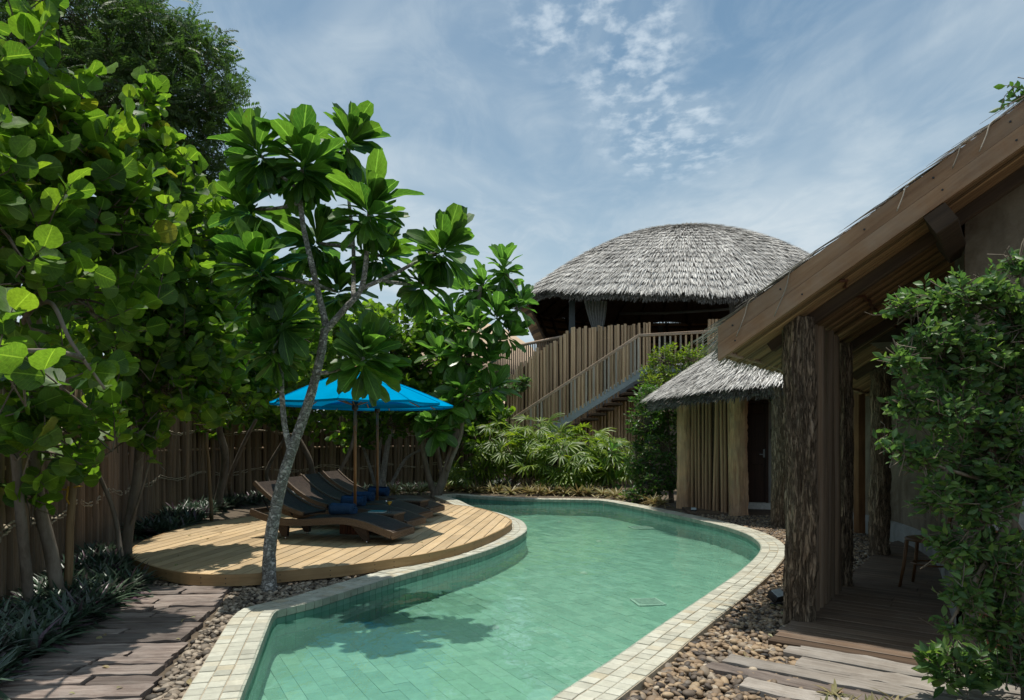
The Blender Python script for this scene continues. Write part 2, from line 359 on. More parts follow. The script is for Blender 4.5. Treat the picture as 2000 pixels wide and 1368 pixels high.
class MB:
    def __init__(s): s.v = []; s.f = []; s.uv = []; s.useuv = False
    def add(s, vs, fs, uv=None):
        b = len(s.v); s.v += [Vector(p) for p in vs]; s.f += [tuple(i+b for i in q) for q in fs]
        if uv is not None: s.useuv = True; s.uv += list(uv)
        else: s.uv += [(0, 0)]*len(vs)
    def box(s, c, size, M=None, bev=0.0):
        x, y, z = (k/2 for k in size); c = Vector(c)
        if bev > 0:
            b = bev; vs = []
            for sz, zz_ in ((-1, -z), (-1, -z+b), (1, z-b), (1, z)):
                ins = b if abs(zz_) == z else 0
                vs += [(-x+ins, -y+ins, zz_), (x-ins, -y+ins, zz_), (x-ins, y-ins, zz_), (-x+ins, y-ins, zz_)]
            fs = [(3, 2, 1, 0), (12, 13, 14, 15)]
            for k in range(3):
                a = k*4
                for j in range(4): fs.append((a+j, a+(j+1) % 4, a+4+(j+1) % 4, a+4+j))
        else:
            vs = [(-x, -y, -z), (x, -y, -z), (x, y, -z), (-x, y, -z), (-x, -y, z), (x, -y, z), (x, y, z), (-x, y, z)]
            fs = [(3, 2, 1, 0), (4, 5, 6, 7), (0, 1, 5, 4), (1, 2, 6, 5), (2, 3, 7, 6), (3, 0, 4, 7)]
        vs = [(M @ Vector(p) if M else Vector(p))+c for p in vs]; s.add(vs, fs); return s
    def tube(s, pts, r, sides=6, cap=True, jit=0.0):
        pts = [Vector(p) for p in pts]; n_ = len(pts)
        if not hasattr(r, '__len__'): r = [r]*n_
        elif len(r) == 2 and n_ != 2: r = [r[0]+(r[1]-r[0])*i/(n_-1) for i in range(n_)]
        vs = []; prev = None
        for i, p in enumerate(pts):
            t = (pts[min(i+1, n_-1)]-pts[max(i-1, 0)])
            t = t.normalized() if t.length > 1e-9 else Vector((0, 0, 1))
            ref = prev if prev is not None else (Vector((1, 0, 0)) if abs(t.z) > .8 else Vector((0, 0, 1)))
            a = (ref - t*ref.dot(t)); a = a.normalized() if a.length > 1e-6 else t.orthogonal().normalized()
            b = t.cross(a); prev = a
            for k in range(sides):
                an = 2*math.pi*k/sides; rr = r[i]*(1+jit*random.uniform(-1, 1))
                vs.append(p+a*math.cos(an)*rr+b*math.sin(an)*rr)
        fs = []
        for i in range(n_-1):
            for k in range(sides):
                fs.append((i*sides+k, i*sides+(k+1) % sides, (i+1)*sides+(k+1) % sides, (i+1)*sides+k))
        if cap:
            fs.append(tuple(reversed(range(sides)))); fs.append(tuple((n_-1)*sides+k for k in range(sides)))
        s.add(vs, fs); return s
    def lathe(s, prof, c=(0, 0, 0), seg=16):
        c = Vector(c); vs = []; fs = []
        for r, z in prof:
            for k in range(seg):
                a = 2*math.pi*k/seg; vs.append(c+Vector((r*math.cos(a), r*math.sin(a), z)))
        for i in range(len(prof)-1):
            for k in range(seg): fs.append((i*seg+k, i*seg+(k+1) % seg, (i+1)*seg+(k+1) % seg, (i+1)*seg+k))
        s.add(vs, fs); return s
    def mesh(s, name, mat, smooth=False): return mesh_from(name, s.v, s.f, mat, smooth, s.uv if s.useuv else None)
    def build(s, name, mat, parent=None, smooth=False, mtx=None, world=True): return put(name, s.mesh(name, mat, smooth), parent, mtx, world)

def catmull(pts, sub=8, closed=False):
    P = [np.array(p, float) for p in pts]; n_ = len(P); res = []
    rng = range(n_) if closed else range(n_-1)
    for i in rng:
        p0 = P[(i-1) % n_] if closed or i > 0 else 2*P[0]-P[1]; p1 = P[i]; p2 = P[(i+1) % n_]
        p3 = P[(i+2) % n_] if closed or i+2 < n_ else 2*P[-1]-P[-2]
        for k in range(sub):
            t = k/sub
            res.append(.5*((2*p1)+(-p0+p2)*t+(2*p0-5*p1+4*p2-p3)*t*t+(-p0+3*p1-3*p2+p3)*t**3))
    if not closed: res.append(P[-1])
    return res
def resample(pts, step, closed=False):
    P = [np.array(p, float) for p in pts]
    if closed: P = P+[P[0]]
    seg = [np.linalg.norm(P[i+1]-P[i]) for i in range(len(P)-1)]; cum = np.concatenate([[0], np.cumsum(seg)]); L = cum[-1]
    n_ = max(2, int(round(L/step))); ts = np.linspace(0, L, n_+1)
    A = np.array(P); out_ = np.stack([np.interp(ts, cum, A[:, k]) for k in range(A.shape[1])], 1)
    return out_[:-1] if closed else out_
def inside(p, poly):
    x, y = p[0], p[1]; c = False; j = len(poly)-1
    for i in range(len(poly)):
        xi, yi = poly[i][0], poly[i][1]; xj, yj = poly[j][0], poly[j][1]
        if (yi > y) != (yj > y) and x < (xj-xi)*(y-yi)/(yj-yi)+xi: c = not c
        j = i
    return c
def inside_many(X, Y, poly):
    P = np.array(poly); res = np.zeros(X.shape, bool); j = len(P)-1
    for i in range(len(P)):
        xi, yi = P[i]; xj, yj = P[j]
        if yi != yj:
            hit = ((yi > Y) != (yj > Y)) & (X < (xj-xi)*(Y-yi)/(yj-yi)+xi); res ^= hit
        j = i
    return res
def basis(p, y, n_, L, W_=None):
    """matrix: local +Y along y, local +Z near n_, scaled to length L and width W_"""
    y = y.normalized(); x = y.cross(n_); x = x.normalized() if x.length > 1e-6 else y.orthogonal().normalized(); z = x.cross(y)
    W_ = W_ or L
    return Matrix(((x.x*W_, y.x*L, z.x*L, p.x), (x.y*W_, y.y*L, z.y*L, p.y), (x.z*W_, y.z*L, z.z*L, p.z), (0, 0, 0, 1)))
def rv(s=1.0): return Vector((random.gauss(0, 1), random.gauss(0, 1), random.gauss(0, 1)))*s
def instance_mesh(name, tv, tf, tuv, mats, mat, smooth=True):
    """many copies of a template joined into one mesh"""
    tv = np.asarray(tv, float); M = np.array([[list(r) for r in m_] for m_ in mats]); k = len(tv)
    v = np.einsum('mij,kj->mki', M[:, :3, :3], tv)+M[:, None, :3, 3]
    v = v.reshape(-1, 3); nm = len(mats)
    me = bpy.data.meshes.new(name)
    lens = np.array([len(q) for q in tf]); flat = np.concatenate([np.array(q) for q in tf])
    li = (flat[None, :]+(np.arange(nm)*k)[:, None]).ravel().astype(np.int32)
    ls = np.tile(lens, nm); st = np.concatenate([[0], np.cumsum(ls)[:-1]]).astype(np.int32)
    me.vertices.add(len(v)); me.vertices.foreach_set('co', v.astype(np.float32).ravel())
    me.loops.add(len(li)); me.loops.foreach_set('vertex_index', li)
    me.polygons.add(len(ls)); me.polygons.foreach_set('loop_start', st); me.polygons.foreach_set('loop_total', ls.astype(np.int32))
    if smooth: me.polygons.foreach_set('use_smooth', np.ones(len(ls), bool))
    if tuv is not None:
        ul = me.uv_layers.new(name='UVMap'); t = np.asarray(tuv, np.float32)[flat]; ul.data.foreach_set('uv', np.tile(t, (nm, 1)).ravel())
    me.materials.append(MATS[mat]); me.update(); me.validate(); return me
def split_pieces(mats, size=1.0, limit=300):
    """the pieces that show largest in the photograph first"""
    sc = []
    for i, m_ in enumerate(mats):
        p = m_.translation; ok = inframe(p, 20)
        sc.append((0 if ok else 1, p.y/max(.05, m_.col[1].to_3d().length*size), i))
    sc.sort(); return [mats[i] for _, _, i in sc[:limit]], [mats[i] for _, _, i in sc[limit:]]

# ---------------------------------------------------------------- leaf templates (length 1 along +Y, normal +Z)
def blade(prof, curl=0.0, fold=.12, wav=0.0, seed=0, width=1.0, cup=0.0):
    """prof: half-width at each step along the length"""
    rd = random.Random(seed); k = len(prof); v = []; uv = []
    for i, h in enumerate(prof):
        t = i/(k-1); zc = -curl*t*t+cup*t
        for sx in (-1, -.5, 0, .5, 1) if wav > 0 else (-1, 0, 1):
            zz_ = zc+abs(sx)*fold*h*2+(wav*rd.uniform(-1, 1)*h*abs(sx))
            v.append((sx*h*width, t, zz_)); uv.append((.5+sx*.5, t))
    m_ = 5 if wav > 0 else 3; f = []
    for i in range(k-1):
        for j in range(m_-1): f.append((i*m_+j, i*m_+j+1, (i+1)*m_+j+1, (i+1)*m_+j))
    return v, f, uv
GRAPE = [blade([.20, .40, .495, .53, .50, .40, .17], c, fo, .14, s_, 1.0) for s_, (c, fo) in enumerate([(.10, .10), (.02, .18), (.22, .05), (-.06, .14), (.15, .22)])]
GRAPE_LO = [blade([.24, .46, .53, .44, .18], c, fo, 0, s_, 1.0) for s_, (c, fo) in enumerate([(.10, .10), (.02, .18), (.22, .05), (-.06, .14), (.15, .22)])]
BARR = [blade([.03, .075, .14, .20, .235, .22, .10], c, fo, .16, 20+s_) for s_, (c, fo) in enumerate([(.16, .16), (.34, .20), (.02, .24), (.48, .12), (-.12, .20), (.25, .08)])]
SMALL = [blade([.02, .20, .26, .16, .01], c, .18, 0, 40+s_) for s_, c in enumerate((.1, .3, -.05))]
LANCE = [blade([.05, .075, .07, .045, .005], c, .35, 0, 60+s_) for s_, c in enumerate((.1, .5, .9))]
def make_fan(seed):
    rd = random.Random(seed); v = []; f = []; uv = []; k = rd.randint(9, 12)
    for i in range(k):
        an = math.radians(-105+210*i/(k-1)+rd.uniform(-5, 5)); L = 1.0-.28*abs(i/(k-1)-.5)*2*rd.uniform(.7, 1.2); w_ = .055
        b = len(v); dx, dy = math.sin(an), math.cos(an)
        for j, (t, hw) in enumerate(((.02, .2), (.35, .9), (.7, 1.0), (1.0, .35))):
            z = .10*math.sin(t*2.2)-.34*t*t*rd.uniform(.6, 1.3)
            for sx in (-1, 0, 1):
                v.append((dx*t*L+dy*sx*w_*hw, dy*t*L-dx*sx*w_*hw, z+abs(sx)*.022)); uv.append((.5+.5*sx, t))
        for j in range(3):
            for q in range(2): f.append((b+j*3+q, b+j*3+q+1, b+j*3+q+4, b+j*3+q+3))
    return v, f, uv
FAN = [make_fan(s_) for s_ in range(4)]
def make_pinnate(seed):
    rd = random.Random(seed); v = []; f = []; uv = []
    for i in range(9):
        t = .1+.1*i; zc = -.30*t*t
        for sx in (-1, 1):
            b = len(v); L = .26*(1-abs(t-.5)*.7); an = math.radians(62+rd.uniform(-10, 10))
            dx, dy = sx*math.sin(an), math.cos(an); hw = .045
            v += [(0, t, zc), (dx*L*.5-dy*hw, t+dy*L*.5+abs(dx)*hw, zc-.02), (dx*L, t+dy*L, zc-.07), (dx*L*.5+dy*hw, t+dy*L*.5-abs(dx)*hw, zc-.02)]
            uv += [(.5, 0), (0, .5), (.5, 1), (1, .5)]; f.append((b, b+1, b+2, b+3))
    return v, f, uv
PINN = [make_pinnate(s_) for s_ in range(3)]
LMESH = {}
def leafmesh(key, tpl, mat):
    if (key, mat) not in LMESH: LMESH[(key, mat)] = mesh_from('leaf', tpl[0], tpl[1], mat, True, tpl[2])
    return LMESH[(key, mat)]
def add_leaves(parent, key, tpls, mats_, mat, limit=300, name='leaf', rest='foliage', alt=None, altp=.0):
    near, far = split_pieces(mats_, 1.0, limit) if limit else ([], mats_)
    for i, M in enumerate(near):
        k = random.randrange(len(tpls)); mm = alt if alt and random.random() < altp else mat
        put(name, leafmesh(f'{key}{k}', tpls[k], mm), parent, M)
    if far:
        cut = [[] for _ in tpls]
        for M in far: cut[random.randrange(len(tpls))].append(M)
        # joined into one mesh
        vs = []; me = None
        parts = [instance_mesh('foliage', *tpls[k], c_, mat) for k, c_ in enumerate(cut) if c_]
        me = join_meshes(parts, mat)
        o = put(rest, me, parent); o['kind'] = 'stuff'
def join_meshes(ms, mat):
    if len(ms) == 1: return ms[0]
    V = []; LI = []; LS = []; UVs = []; b = 0; sm = []
    for me in ms:
        nv = len(me.vertices); a = np.zeros(nv*3, np.float32); me.vertices.foreach_get('co', a); V.append(a)
        l = np.zeros(len(me.loops), np.int32); me.loops.foreach_get('vertex_index', l); LI.append(l+b)
        p = np.zeros(len(me.polygons), np.int32); me.polygons.foreach_get('loop_total', p); LS.append(p); b += nv
        if me.uv_layers:
            u = np.zeros(len(me.loops)*2, np.float32); me.uv_layers[0].data.foreach_get('uv', u); UVs.append(u)
    me = bpy.data.meshes.new('joined'); V = np.concatenate(V); LI = np.concatenate(LI); LS = np.concatenate(LS)
    me.vertices.add(len(V)//3); me.vertices.foreach_set('co', V); me.loops.add(len(LI)); me.loops.foreach_set('vertex_index', LI)
    me.polygons.add(len(LS)); me.polygons.foreach_set('loop_start', np.concatenate([[0], np.cumsum(LS)[:-1]]).astype(np.int32)); me.polygons.foreach_set('loop_total', LS)
    me.polygons.foreach_set('use_smooth', np.ones(len(LS), bool))
    if UVs: me.uv_layers.new(name='UVMap').data.foreach_set('uv', np.concatenate(UVs))
    me.materials.append(MATS[mat]); me.update(); me.validate()
    for q in ms: bpy.data.meshes.remove(q)
    return me

# ================================================================ THE POOL
ZC, ZW, ZF = 0.06, -0.055, -0.29        # coping top, water level, pool floor
pool_px = [(466, 1362), (492, 1298), (514, 1240), (534, 1196), (560, 1187), (620, 1172), (700, 1147), (780, 1123), (860, 1101), (940, 1078), (985, 1061),
           (1012, 1048), (1028, 1034), (1021, 1019), (1004, 1011), (975, 1002), (925, 990), (896, 977), (872, 968.5),
           (890, 966.5), (920, 969), (1004, 973.5), (1076, 975.5), (1148, 976.5), (1184, 979), (1244, 990), (1292, 1000), (1340, 1010), (1415, 1028), (1461, 1044), (1485, 1062),
           (1482, 1082), (1444, 1117), (1386, 1158), (1299, 1216), (1212, 1277), (1125, 1334), (1076, 1368)]
pool_w = [G(x, y, ZC) for x, y in pool_px]
pool_w += [Vector((-.12, 2.9, 0)), Vector((-.5, 2.2, 0)), Vector((-.85, 2.05, 0)), Vector((-1.15, 2.5, 0))]
pool_c = [(p.x, p.y) for p in pool_w]
INNER = resample(catmull(pool_c, 8, True), .095, True)            # clockwise or not: decide the outward side
area = .5*sum(INNER[i][0]*INNER[(i+1) % len(INNER)][1]-INNER[(i+1) % len(INNER)][0]*INNER[i][1] for i in range(len(INNER)))
def normals(P):
    nn = []
    for i in range(len(P)):
        t = P[(i+1) % len(P)]-P[i-1]; t = t/np.linalg.norm(t); nn.append(np.array((t[1], -t[0]))*(1 if area > 0 else -1))
    nn = np.array(nn)
    for _ in range(4): nn = (np.roll(nn, 1, 0)+nn*2+np.roll(nn, -1, 0)); nn /= np.linalg.norm(nn, axis=1)[:, None]
    return nn
NRM = normals(INNER); CW = 0.295
OUTER = INNER+NRM*CW
NI = len(INNER)
def ring_strip(mb, A_, za, B_, zb, close=True):
    b = len(mb.v); k = len(A_)
    mb.add([(*p, za) for p in A_]+[(*p, zb) for p in B_], [(i, (i+1) % k, k+(i+1) % k, k+i) for i in range(k if close else k-1)])
# soil sheet with a hole where the pool is
gsz = 400.0
out_sq = [(-gsz, -gsz), (gsz, -gsz), (gsz, gsz), (-gsz, gsz)]
hole = [tuple(p) for p in (INNER+NRM*(CW-.02))[::3]]
vv = [Vector(p) for p in out_sq+hole]; hn = len(hole)
ee = [(i, (i+1) % 4) for i in range(4)]+[(4+i, 4+(i+1) % hn) for i in range(hn)]
r_ = delaunay_2d_cdt(vv, ee, [], 0, 1e-5)
cen = np.array([np.mean([(r_[0][i].x, r_[0][i].y) for i in f], axis=0) for f in r_[2]])
keep = ~inside_many(cen[:, 0], cen[:, 1], hole)
ground = struct(put('ground', mesh_from('ground', [(p.x, p.y, 0) for p in r_[0]], [tuple(f) for f, k_ in zip(r_[2], keep) if k_], 'soil')))
# basin: screed floor, wall backing, coping bed
mb = MB()
FP = [tuple(p) for p in (INNER+NRM*.02)[::2]]
fl = delaunay_2d_cdt([Vector(p) for p in FP], [(i, (i+1) % len(FP)) for i in range(len(FP))], [], 1, 1e-5)
cen = np.array([np.mean([(fl[0][i].x, fl[0][i].y) for i in f], axis=0) for f in fl[2]]); kf = inside_many(cen[:, 0], cen[:, 1], FP)
fl = (fl[0], fl[1], [f for f, k_ in zip(fl[2], kf) if k_])
mb.add([(p.x, p.y, ZF-.012) for p in fl[0]], [tuple(f) for f in fl[2]])
pool = struct(mb.build('pool', 'screed'))
mb = MB(); ring_strip(mb, INNER+NRM*.012, ZF-.012, INNER+NRM*.012, ZC-.015); mb.build('wall', 'mortar', pool)
mb = MB(); ring_strip(mb, INNER+NRM*.004, ZC-.006, OUTER, ZC-.006); ring_strip(mb, OUTER, ZC-.006, OUTER+NRM*.012, -.05); ring_strip(mb, INNER+NRM*.004, ZC-.05, INNER+NRM*.004, ZC-.006)
mb.build('coping_bed', 'mortar', pool)
def prism(P4, z0, z1, bev=.004):
    c = sum((Vector((*p, 0)) for p in P4), Vector())/4
    P4 = [Vector((*p, 0)) for p in P4]; ins = [p+(c-p).normalized()*bev for p in P4]
    vs = [(p.x, p.y, z0) for p in P4]+[(p.x, p.y, z1-bev*.7) for p in P4]+[(p.x, p.y, z1) for p in ins]
    fs = [(8, 9, 10, 11)]+[(k*4+j, k*4+(j+1) % 4, k*4+4+(j+1) % 4, k*4+4+j) for k in range(2) for j in range(4)]
    return vs, fs
def emit(parent, items, name, restname, mat, limit=300):
    """items: (centre, verts, faces); the largest in view become parts, the rest one joined part"""
    sc = sorted(items, key=lambda it: (0 if inframe(it[0], 10) else 1, it[0][1]))
    for c, vs, fs in sc[:limit]: put(name, mesh_from(name, vs, fs, mat), parent)
    if len(sc) > limit:
        mb = MB()
        for c, vs, fs in sc[limit:]: mb.add(vs, fs)
        o = mb.build(restname, mat, parent); o['kind'] = 'stuff'
rows = [(.0, .098), (.098, .196), (.196, .292)]
items = []; gp = .0035
for ri, (a, b) in enumerate(rows):
    for i in range(NI):
        j = (i+1) % NI
        dz = random.uniform(-.003, .003); s0 = random.uniform(-.002, .002)
        t = (INNER[j]-INNER[i]); t = t/np.linalg.norm(t)*gp
        P4 = [INNER[i]+NRM[i]*(a+gp)+t, INNER[j]+NRM[j]*(a+gp)-t, INNER[j]+NRM[j]*(b-gp)-t, INNER[i]+NRM[i]*(b-gp)+t]
        if area < 0: pass
        else: P4 = [P4[k] for k in (0, 3, 2, 1)]
        vs, fs = prism(P4, ZC-.03, ZC+dz)
        items.append((((P4[0][0]+P4[2][0])/2, (P4[0][1]+P4[2][1])/2, ZC), vs, fs))
emit(pool, items, 'coping_tile', 'coping_tiles', 'coping_tile')
# bullnose course and wall tiles below it
items = []; items2 = []
for i in range(NI):
    j = (i+1) % NI; t = (INNER[j]-INNER[i]); t = t/np.linalg.norm(t)*.003
    a = INNER[i]+t; b = INNER[j]-t
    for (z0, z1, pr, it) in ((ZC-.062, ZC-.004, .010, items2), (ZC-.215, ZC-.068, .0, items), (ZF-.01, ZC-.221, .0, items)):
        A0, B0_ = a-NRM[i]*pr, b-NRM[j]*pr; A1, B1 = INNER[i]+NRM[i]*.02, INNER[j]+NRM[j]*.02
        dz = .0
        vs = [(*A0, z0), (*B0_, z0), (*B0_, z1), (*A0, z1), (*A1, z0), (*B1, z0), (*B1, z1), (*A1, z1)]
        fs = [(0, 1, 2, 3), (3, 2, 6, 7), (0, 3, 7, 4), (1, 5, 6, 2), (0, 4, 5, 1)]
        it.append(((*((a+b)/2), z0), vs, fs))
emit(pool, items2, 'bullnose_tile', 'bullnose_tiles', 'bullnose', 200)
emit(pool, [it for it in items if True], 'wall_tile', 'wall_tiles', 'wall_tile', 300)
# floor tiles, laid askew
ang = math.atan2(.99, -.546); ca, sa = math.cos(ang), math.sin(ang); tw, tl = .118, .225
items = []
polyin = [tuple(p) for p in INNER]
ii, jj = np.meshgrid(np.arange(-70, 160), np.arange(-160, 160), indexing='ij')
LX = (jj*tl+(ii % 2)*tl*.5).ravel(); LY = (ii*tw).ravel(); CX = ca*LX-sa*LY; CY = sa*LX+ca*LY
ok = (CY > 1.5) & (CY < 24) & (CX > -4) & (CX < 6); LX, LY, CX, CY = LX[ok], LY[ok], CX[ok], CY[ok]
ok = inside_many(CX, CY, polyin)
for lx, ly, cx, cy in zip(LX[ok].tolist(), LY[ok].tolist(), CX[ok].tolist(), CY[ok].tolist()):
    dz = random.uniform(-.002, .002); P4 = []
    for (ux, uy) in ((-1, -1), (1, -1), (1, 1), (-1, 1)):
        x_, y_ = lx+ux*(tl/2-.0008), ly+uy*(tw/2-.0008); P4.append((ca*x_-sa*y_, sa*x_+ca*y_))
    vs, fs = prism(P4, ZF-.012, ZF+dz, .002)
    items.append(((cx, cy, ZF), vs, fs))
emit(pool, items, 'floor_tile', 'floor_tiles', 'floor_tile', 300)
mb = MB(); mb.add([(p.x, p.y, ZW) for p in fl[0]], [tuple(f) for f in fl[2]])
wat = struct(mb.build('water', 'water', None, True))
# drain grate and inlets on the pool floor
def slab_grate(c, size, rot, label):
    R = Matrix.Rotation(rot, 3, 'Z'); t = thing('drain_cover', label, 'drain cover', c)
    mb = MB()
    for s_ in (-1, 1):
        mb.box(c+R @ Vector((s_*size*.46, 0, .006)), (size*.08, size, .012), R); mb.box(c+R @ Vector((0, s_*size*.46, .005)), (size*.84, size*.08, .010), R)
    mb.build('frame', 'white_paint', t)
    for k in range(7): mb = MB(); mb.box(c+R @ Vector((0, (k-3)*size*.12, .004)), (size*.84, size*.06, .008), R); mb.build('bar', 'white_paint', t)
slab_grate(G(1265, 1177, ZF+.003), .30, .15, 'white square slotted drain cover on the pool floor')
slab_grate(G(1252, 1031, ZF+.003), .42, .1, 'large pale drain cover on the pool floor at the far bay')
for x, y in ((1140, 1120), (1170, 1058), (965, 1226), (1093, 1020)):
    c = G(x, y, ZF+.003); mb = MB(); mb.lathe([(0.0, .022), (.018, .022), (.024, .016), (.045, .010), (.05, 0)], c, 16)
    tag(mb.build('pool_inlet', 'white_paint', None, True), 'small white round inlet fitting on the pool floor', 'pool inlet', 'white inlet fittings on the pool floor')
c = G(1193, 981, .03); t = thing('skimmer', 'pale framed skimmer opening in the far pool wall', 'skimmer', c)
R = Matrix.Rotation(-.18, 3, 'Z'); 
mb = MB(); mb.box(c+Vector((0, -.03, .0)), (.34, .03, .03), R); mb.box(c+Vector((0, -.03, -.2)), (.34, .03, .03), R)
for s_ in (-1, 1): mb.box(c+R @ Vector((s_*.155, -.03, -.1)), (.03, .03, .17), R)
mb.build('frame', 'coping_tile', t); mb = MB(); mb.box(c+R @ Vector((0, -.02, -.1)), (.28, .012, .17), R); mb.build('flap', 'bullnose', t)

# ================================================================ PEBBLE BEDS
ICO = None
def ico(sub):
    import bmesh
    bm = bmesh.new(); bmesh.ops.create_icosphere(bm, subdivisions=sub, radius=1.0)
    v = [tuple(p.co) for p in bm.verts]; f = [tuple(q.index for q in fc.verts) for fc in bm.faces]; bm.free(); return v, f
ICO1, ICO2 = ico(1), ico(2)
deck_px = [(256, 1084), (281, 1099), (337, 1115), (393, 1121.5), (477, 1122), (570, 1114), (679, 1104), (771, 1091), (844, 1079), (917, 1060), (971, 1038), (997, 1021), (986, 1010), (953, 998), (917, 990), (862, 985)]
ZD = .16
deck_w = [G(x, y, ZD) for x, y in deck_px]+[Vector((-2.2, 13.3, 0)), Vector((-3.3, 12.6, 0)), Vector((-4.25, 11.2, 0)), Vector((-4.66, 9.9, 0)), Vector((-4.63, 8.8, 0)), Vector((-4.46, 8.1, 0))]
DECK = [tuple(p) for p in resample(catmull([(p.x, p.y) for p in deck_w], 8, True), .12, True)]
OUT_POLY = [tuple(p) for p in OUTER]
E = Vector((.6, .8, 0)); U = Vector((.8, -.6, 0))                 # along the verandah, and up the roof slope
P1 = Vector((2.19, 5.20, 0)); P2 = Vector((3.10, 6.42, 0)); FR = Vector((1.86, 4.74, 0))
def FK(k, m_, z=0): return FR+E*k+U*m_+Vector((0, 0, z))
VER = [FK(0, 0), FK(1.9, -.12), FK(5.0, .1), FK(8.2, .6), FK(8.4, 4), FK(0, 3.6)]
VERP = [(p.x, p.y) for p in VER]
def pebbles(name, pts, mat, label):
    groups = [[], []]
    for x, y, z in pts:
        s_ = random.uniform(.013, .027)*(1.0 if random.random() > .12 else 1.35)
        R = Matrix.Rotation(random.uniform(0, 6.28), 4, 'Z') @ Matrix.Rotation(random.gauss(0, .35), 4, 'X') @ Matrix.Rotation(random.gauss(0, .3), 4, 'Y')
        M = Matrix.Translation((x, y, z)) @ R @ Matrix.Diagonal((s_*random.uniform(1.1, 1.5), s_, s_*random.uniform(.45, .7), 1))
        groups[0 if y < 4.7 else 1].append(M)
    ms = [instance_mesh(name, *tp, None, g, mat) for tp, g in ((ICO2, groups[0]), (ICO1, groups[1])) if g]
    o = put(name, join_meshes(ms, mat)); struct(o, 'stuff'); o['label'] = label; o['category'] = 'pebbles'
def scatter(xr, yr, dens, cond, z0=.006, zj=.03):
    res = []; nn = int((xr[1]-xr[0])*(yr[1]-yr[0])*dens)
    X = NP.uniform(xr[0], xr[1], nn); Y = NP.uniform(yr[0], yr[1], nn)
    ok = ~inside_many(X, Y, cop_test); X = X[ok].tolist(); Y = Y[ok].tolist()
    for x, y in zip(X, Y):
        if cond(x, y): res.append((x, y, z0+random.random()**2*zj))
    return res
cop_test = [tuple(p) for p in (INNER+NRM*(CW+.012))]
def right_ok(x, y):
    if y < 2.2 or x < .1 or not inframe((x, y, 0), 60): return False
    r = Vector((x, y, 0))-FR; k, m_ = r.dot(E), r.dot(U)
    if k > 0.03 and m_ > (-.06 if k < 1.2 else -.08): return False
    return (k > -2.2 and m_ < .55+random.uniform(-.12, .12)) 
pebbles('pebbles', scatter((.1, 5.2), (2.6, 12.5), 1500, right_ok), 'pebble', 'tan and grey river pebbles between pool coping and verandah')
def left_ok(x, y):
    if y < 3.0 or x > .2 or not inframe((x, y, 0), 60): return False
    if y > 7.9 and x > -1.2: return False
    if x < -4.05-.25*(y-6.6) or y > 8.2: return False
    left = -1.95-(y-3.6)*.235+.02
    if y < 6.42 and x < left-.02: return False
    return y < 7.6 or x > -1.6
pebbles('pebbles', scatter((-4.6, .1), (3.0, 8.2), 1500, left_ok), 'pebble_grey', 'dark grey pebbles between round deck and pool coping')

# ================================================================ ROUND DECK
deck = thing('round_deck', 'round tan timber deck with dark board gaps beside the pool', 'deck', (-2.4, 9.6, 0))
bd = Vector((.115, 1, 0)).normalized(); bn = Vector((bd.y, -bd.x, 0))
bw = .146; dk = [Vector((*p, 0)) for p in DECK]
lo = min(p.dot(bn) for p in dk); hi = max(p.dot(bn) for p in dk)
def chord(off, poly, ddir, nn):
    ts = []
    for i in range(len(poly)):
        a, b = poly[i], poly[(i+1) % len(poly)]; da, db = a.dot(nn)-off, b.dot(nn)-off
        if (da > 0) != (db > 0): p = a+(b-a)*(da/(da-db)); ts.append(p.dot(ddir))
    return (min(ts), max(ts)) if len(ts) >= 2 else None
k = 0; off = lo+.004
while off < hi:
    o0, o1 = off+.006, min(off+bw-.006, hi-.003)
    c0, c1 = chord(o0, dk, bd, bn), chord(o1, dk, bd, bn)
    if c0 and c1:
        cuts = [0.0]+sorted(random.uniform(.25, .75) for _ in range(random.choice((0, 1, 1))))+[1.0]
        # follow the curve at both ends with a midpoint
        om = (o0+o1)/2; cm = chord(om, dk, bd, bn) or c0
        for a, b in zip(cuts[:-1], cuts[1:]):
            def pt(o_, cc, t): return bn*o_+bd*(cc[0]+(cc[1]-cc[0])*t)
            e0 = .0 if a == 0 else .0015; e1 = 0 if b == 1 else .0015
            org = pt(om, cm, (a+b)/2); 
            M = Matrix(((bd.x, bn.x, 0, org.x), (bd.y, bn.y, 0, org.y), (0, 0, 1, ZD), (0, 0, 0, 1)))
            Mi = M.inverted()
            loop = [pt(o0, c0, a)+bd*e0, pt(om, cm, a)+bd*e0, pt(o1, c1, a)+bd*e0, pt(o1, c1, b)-bd*e1, pt(om, cm, b)-bd*e1, pt(o0, c0, b)-bd*e1]
            tz = random.uniform(-.0008, .0008)
            tp = [Mi @ Vector((p.x, p.y, ZD+tz)) for p in loop]; bt = [p-Vector((0, 0, .022)) for p in tp]
            fs = [(5, 4, 3, 2, 1, 0), (6, 7, 8, 9, 10, 11)]+[(i, (i+1) % 6, 6+(i+1) % 6, 6+i) for i in range(6)]
            put('board', mesh_from('board', tp+bt, fs, 'deck'), deck, M)
    off += bw
